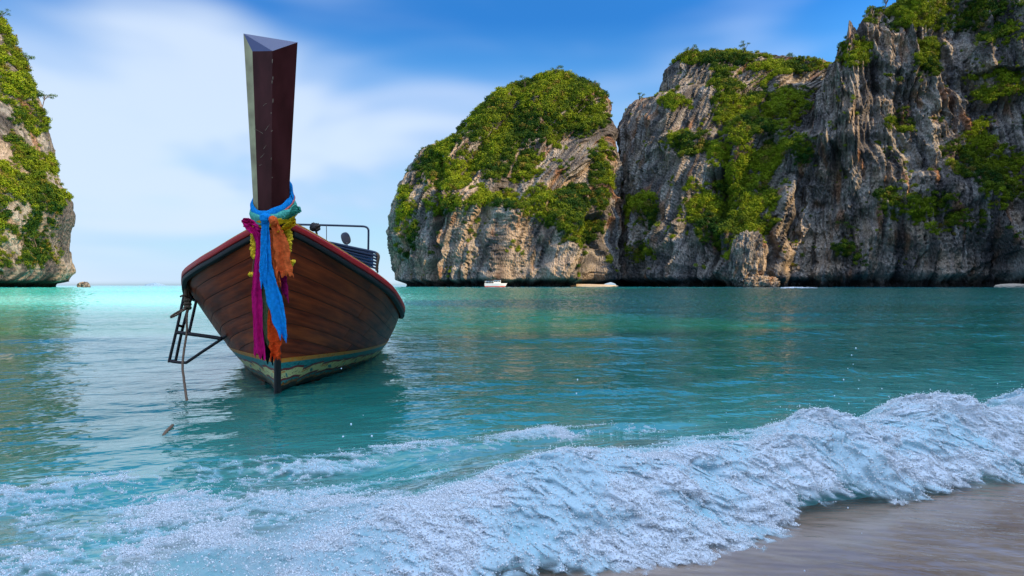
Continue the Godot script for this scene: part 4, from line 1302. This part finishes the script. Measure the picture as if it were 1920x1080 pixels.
# ------------------------------------------------------------------ foam of the breaking wave
func surf() -> void:
	var s0 := -3.6
	var s1 := 7.6
	var nu := 900
	var nv := 210
	var q0 := -0.22
	var q1 := 2.75
	var p := PackedVector3Array()
	var c := PackedColorArray()
	p.resize(nu * nv); c.resize(nu * nv)
	for j in nv:
		var t := float(j) / (nv - 1)
		var q := q0 + (q1 - q0) * (0.62 * t + 0.38 * t * t)
		for i in nu:
			var s := s0 + (s1 - s0) * i / (nu - 1)
			var k := j * nu + i
			# lobes of the front edge
			var fq := q - foot(s)
			var b0 := nb.get_noise_2d(s * 13.0, q * 11.0) + 0.7 * nc.get_noise_2d(s * 34.0, q * 28.0)
			var front := smoothstep(0.0, 0.02, fq) * lerpf(smoothstep(0.0, 0.14, fq + 0.10 * b0), 1.0, smoothstep(0.03, 0.12, fq))
			var crest := 0.62 + 0.14 * nb.get_noise_2d(s * 1.3, 31.0) + 0.06 * na.get_noise_2d(s * 5.0, 30.0)
			crest -= 0.26 * smoothstep(2.2, 2.9, s) * smoothstep(-0.15, 0.25, na.get_noise_2d(s * 1.5, 44.0))
			var back := lerpf(2.15, crest, smoothstep(0.9, 2.2, s)) + 0.10 * na.get_noise_2d(s * 1.7, 33.0)
			# turbulence, drawn out down the slope
			var b1 := na.get_noise_3d(s * 1.7, q * 1.5, 0.4)
			var b2 := nb.get_noise_3d(s * 4.3 + q * 1.2, q * 3.6, 0.2)
			var b3 := nc.get_noise_3d(s * 10.5 + q * 3.0, q * 8.0, 0.9)
			var b4 := na.get_noise_3d(s * 25.0 + q * 7.0, q * 19.0, 0.7)
			var b5 := nb.get_noise_3d(s * 60.0 + q * 12.0, q * 48.0, 0.3)
			# rounded clumps of foam in three sizes, drawn out along the flow
			var wu := s + 0.10 * b2 + 0.04 * b3
			var wq := q + 0.10 * b1 + 0.04 * b2
			var d1 := -puffs.get_noise_2d(wu * 4.6 + wq * 1.4, wq * 3.6)
			var d2 := -puffs.get_noise_2d(wu * 11.0 + wq * 4.0 + 30.0, wq * 8.5)
			var d3 := -puffs.get_noise_2d(wu * 27.0 + wq * 9.0 + 60.0, wq * 21.0)
			var bill := 0.12 + b2 * 0.22 + d1 * 0.40 + d2 * 0.22 + d3 * 0.10 + b4 * 0.04 + b5 * 0.03
			var solid := (1.0 - smoothstep(crest - 0.12, crest + 0.22, q)) * smoothstep(-2.2, 0.2, s)       # the tumbling front
			var lace := 0.5 + 0.35 * b1 + 0.30 * (1.0 - 2.2 * absf(b3)) + 0.25 * (1.0 - 2.0 * absf(b4)) + 0.25 * b2
			var trough := exp(-pow((q - 1.22 + 0.12 * s) / 0.22, 2.0)) * smoothstep(-1.2, -0.2, s)
			lace -= 0.75 * trough
			lace *= 1.0 - smoothstep(back - 0.35, back + 0.12, q + 0.25 * b2 + 0.12 * b3)
			var cover := maxf(solid * (0.92 + 0.5 * bill + 0.6 * (1.0 - smoothstep(0.0, 0.35, fq))), smoothstep(0.42, 1.0, lace) * 0.85)
			var a := clampf(cover, 0.0, 1.0) * front
			var h := tab(CREST, s)
			var y := swell(s, q)
			var plume := smoothstep(-0.25, 0.75, nc.get_noise_2d(s * 1.25 + 4.0, q * 0.8) + 0.5 * na.get_noise_2d(s * 3.1, q * 1.9 + 5.0))
			var amp := (0.022 + (0.16 + 0.62 * plume) * h * solid) * smoothstep(0.0, 0.30, fq)
			var push := solid * h * (0.55 * b2 + 0.35 * b1) * smoothstep(0.02, 0.35, fq)
			y += amp * (bill * 0.75 + 0.3 * b1) * (0.25 + 0.75 * minf(1.0, a * 1.4)) + 0.004 * front
			y = maxf(y, -0.03 * q + 0.002)
			var x := SHORE.x + s * ALONG.x + (q - push * 0.6) * OUT.x + 0.03 * b3 * solid
			var z := SHORE.y + s * ALONG.y + (q - push * 0.6) * OUT.y + 0.03 * b4 * solid
			p[k] = Vector3(x, y, z)
			var st1 := nb.get_noise_3d(s * 34.0 + q * 16.0, q * 9.0 - s * 3.0, 0.6)
			var st2 := na.get_noise_3d(s * 75.0 + q * 30.0, q * 26.0, 0.1)
			var white := smoothstep(0.12, 0.80, bill * 0.75 + 0.22 * b1 + 0.22 * st1 + 0.16 * st2 + 0.22 + 0.25 * (1.0 - smoothstep(0.0, 0.3, fq)))
			var patch := smoothstep(-0.28, 0.34, na.get_noise_2d(s * 1.7 + q * 0.6 + 9.0, q * 2.6) + 0.55 * nb.get_noise_2d(s * 4.4 + q * 2.0, q * 5.5 + 3.0))
			white *= lerpf(0.50, 1.0, patch)
			var v := Vector3(0.40, 0.70, 0.75).lerp(Vector3(0.96, 0.96, 0.965), white)
			c[k] = Color(v.x, v.y, v.z, a)
	var o := put("wave_foam", grid(nu, nv, p, c, PackedVector2Array(), false, 0.02), M.foam)
	tag(o, "white foam of the small wave tumbling onto the beach", "foam", "", "stuff")
	# froth: small clots of bubbles that make the surface of the foam uneven
	var fr := RandomNumberGenerator.new()
	fr.seed = 17
	var ft := []
	for k in 1700000:
		var j := fr.randi_range(1, nv - 2)
		var i := fr.randi_range(1, nu - 2)
		var v := j * nu + i
		var cv := c[v].a
		if cv < 0.25 or fr.randf() > cv * cv * pow(c[v].r, 3.6) * 1.7: continue
		if p[v].z < -7.0 or absf(p[v].x) > 0.85 * -p[v].z + 0.3: continue
		var e := p[v + 1] - p[v - 1]
		var n := e.cross(p[v + nu] - p[v - nu]).normalized()
		var sz := 0.0012 + 0.0030 * pow(fr.randf(), 4.0)
		var up := 0.0008 + absf(fr.randfn()) * (0.0012 if fr.randf() > 0.10 else 0.010) * (0.3 + cv)
		ft.append(Transform3D(Basis(Vector3(fr.randfn(), fr.randfn(), fr.randfn()).normalized(), fr.randf() * 6.0).scaled(Vector3(sz, sz * fr.randf_range(0.6, 1.3), sz * 1.2)), p[v] + n * up + Vector3(fr.randfn(), 0, fr.randfn()) * 0.004))
	var fm := MultiMesh.new()
	fm.transform_format = MultiMesh.TRANSFORM_3D
	fm.mesh = lump(6, 4, Vector3.ONE, 0.5, 3.0)
	fm.instance_count = ft.size()
	for k in ft.size(): fm.set_instance_transform(k, ft[k])
	var fo := MultiMeshInstance3D.new()
	fo.name = "froth"
	fo.multimesh = fm
	fo.material_override = M.froth
	tag(fo, "", "", "", "stuff")
	o.add_child(fo, true)
	print("froth ", ft.size())
	# drops thrown up along the crest
	var r := RandomNumberGenerator.new()
	r.seed = 99
	var ball := SphereMesh.new()
	ball.radius = 1.0
	ball.height = 2.0
	ball.radial_segments = 10
	ball.rings = 6
	var tr := []
	for k in 600:
		var s := r.randf_range(-1.5, 6.5)
		var q := 0.45 + r.randfn() * 0.28
		var y := swell(s, q) + 0.05 + absf(r.randfn()) * 0.05 * (0.5 + tab(CREST, s) * 3.0)
		var sz := 0.0008 + 0.0020 * pow(r.randf(), 4.0)
		tr.append([Vector3(SHORE.x + s * ALONG.x + q * OUT.x, y, SHORE.y + s * ALONG.y + q * OUT.y), sz])
	for e in [[1605, 652, 4.3], [1597, 665, 4.2], [1590, 690, 4.3], [1611, 712, 4.3], [1610, 728, 4.2], [1565, 741, 4.2], [1600, 682, 4.3], [1654, 728, 4.3], [1582, 711, 4.1], [1592, 756, 4.2], [1083, 711, 4.2], [1081, 737, 4.2], [681, 778, 4.1], [658, 795, 4.0], [697, 817, 4.0], [694, 838, 4.0], [643, 818, 4.0], [640, 690, 4.5]]:
		tr.append([at(e[0], e[1], e[2]), r.randf_range(0.0025, 0.0058)])
	var mm := MultiMesh.new()
	mm.transform_format = MultiMesh.TRANSFORM_3D
	mm.mesh = ball
	mm.instance_count = tr.size()
	for k in tr.size():
		mm.set_instance_transform(k, Transform3D(Basis().scaled(Vector3(1, r.randf_range(1.0, 1.5), 1) * tr[k][1]), tr[k][0]))
	var mi := MultiMeshInstance3D.new()
	mi.name = "spray_drops"
	mi.multimesh = mm
	mi.material_override = M.droplet
	tag(mi, "drops of spray flying above the breaking wave", "spray", "", "stuff")
	add_child(mi, true)
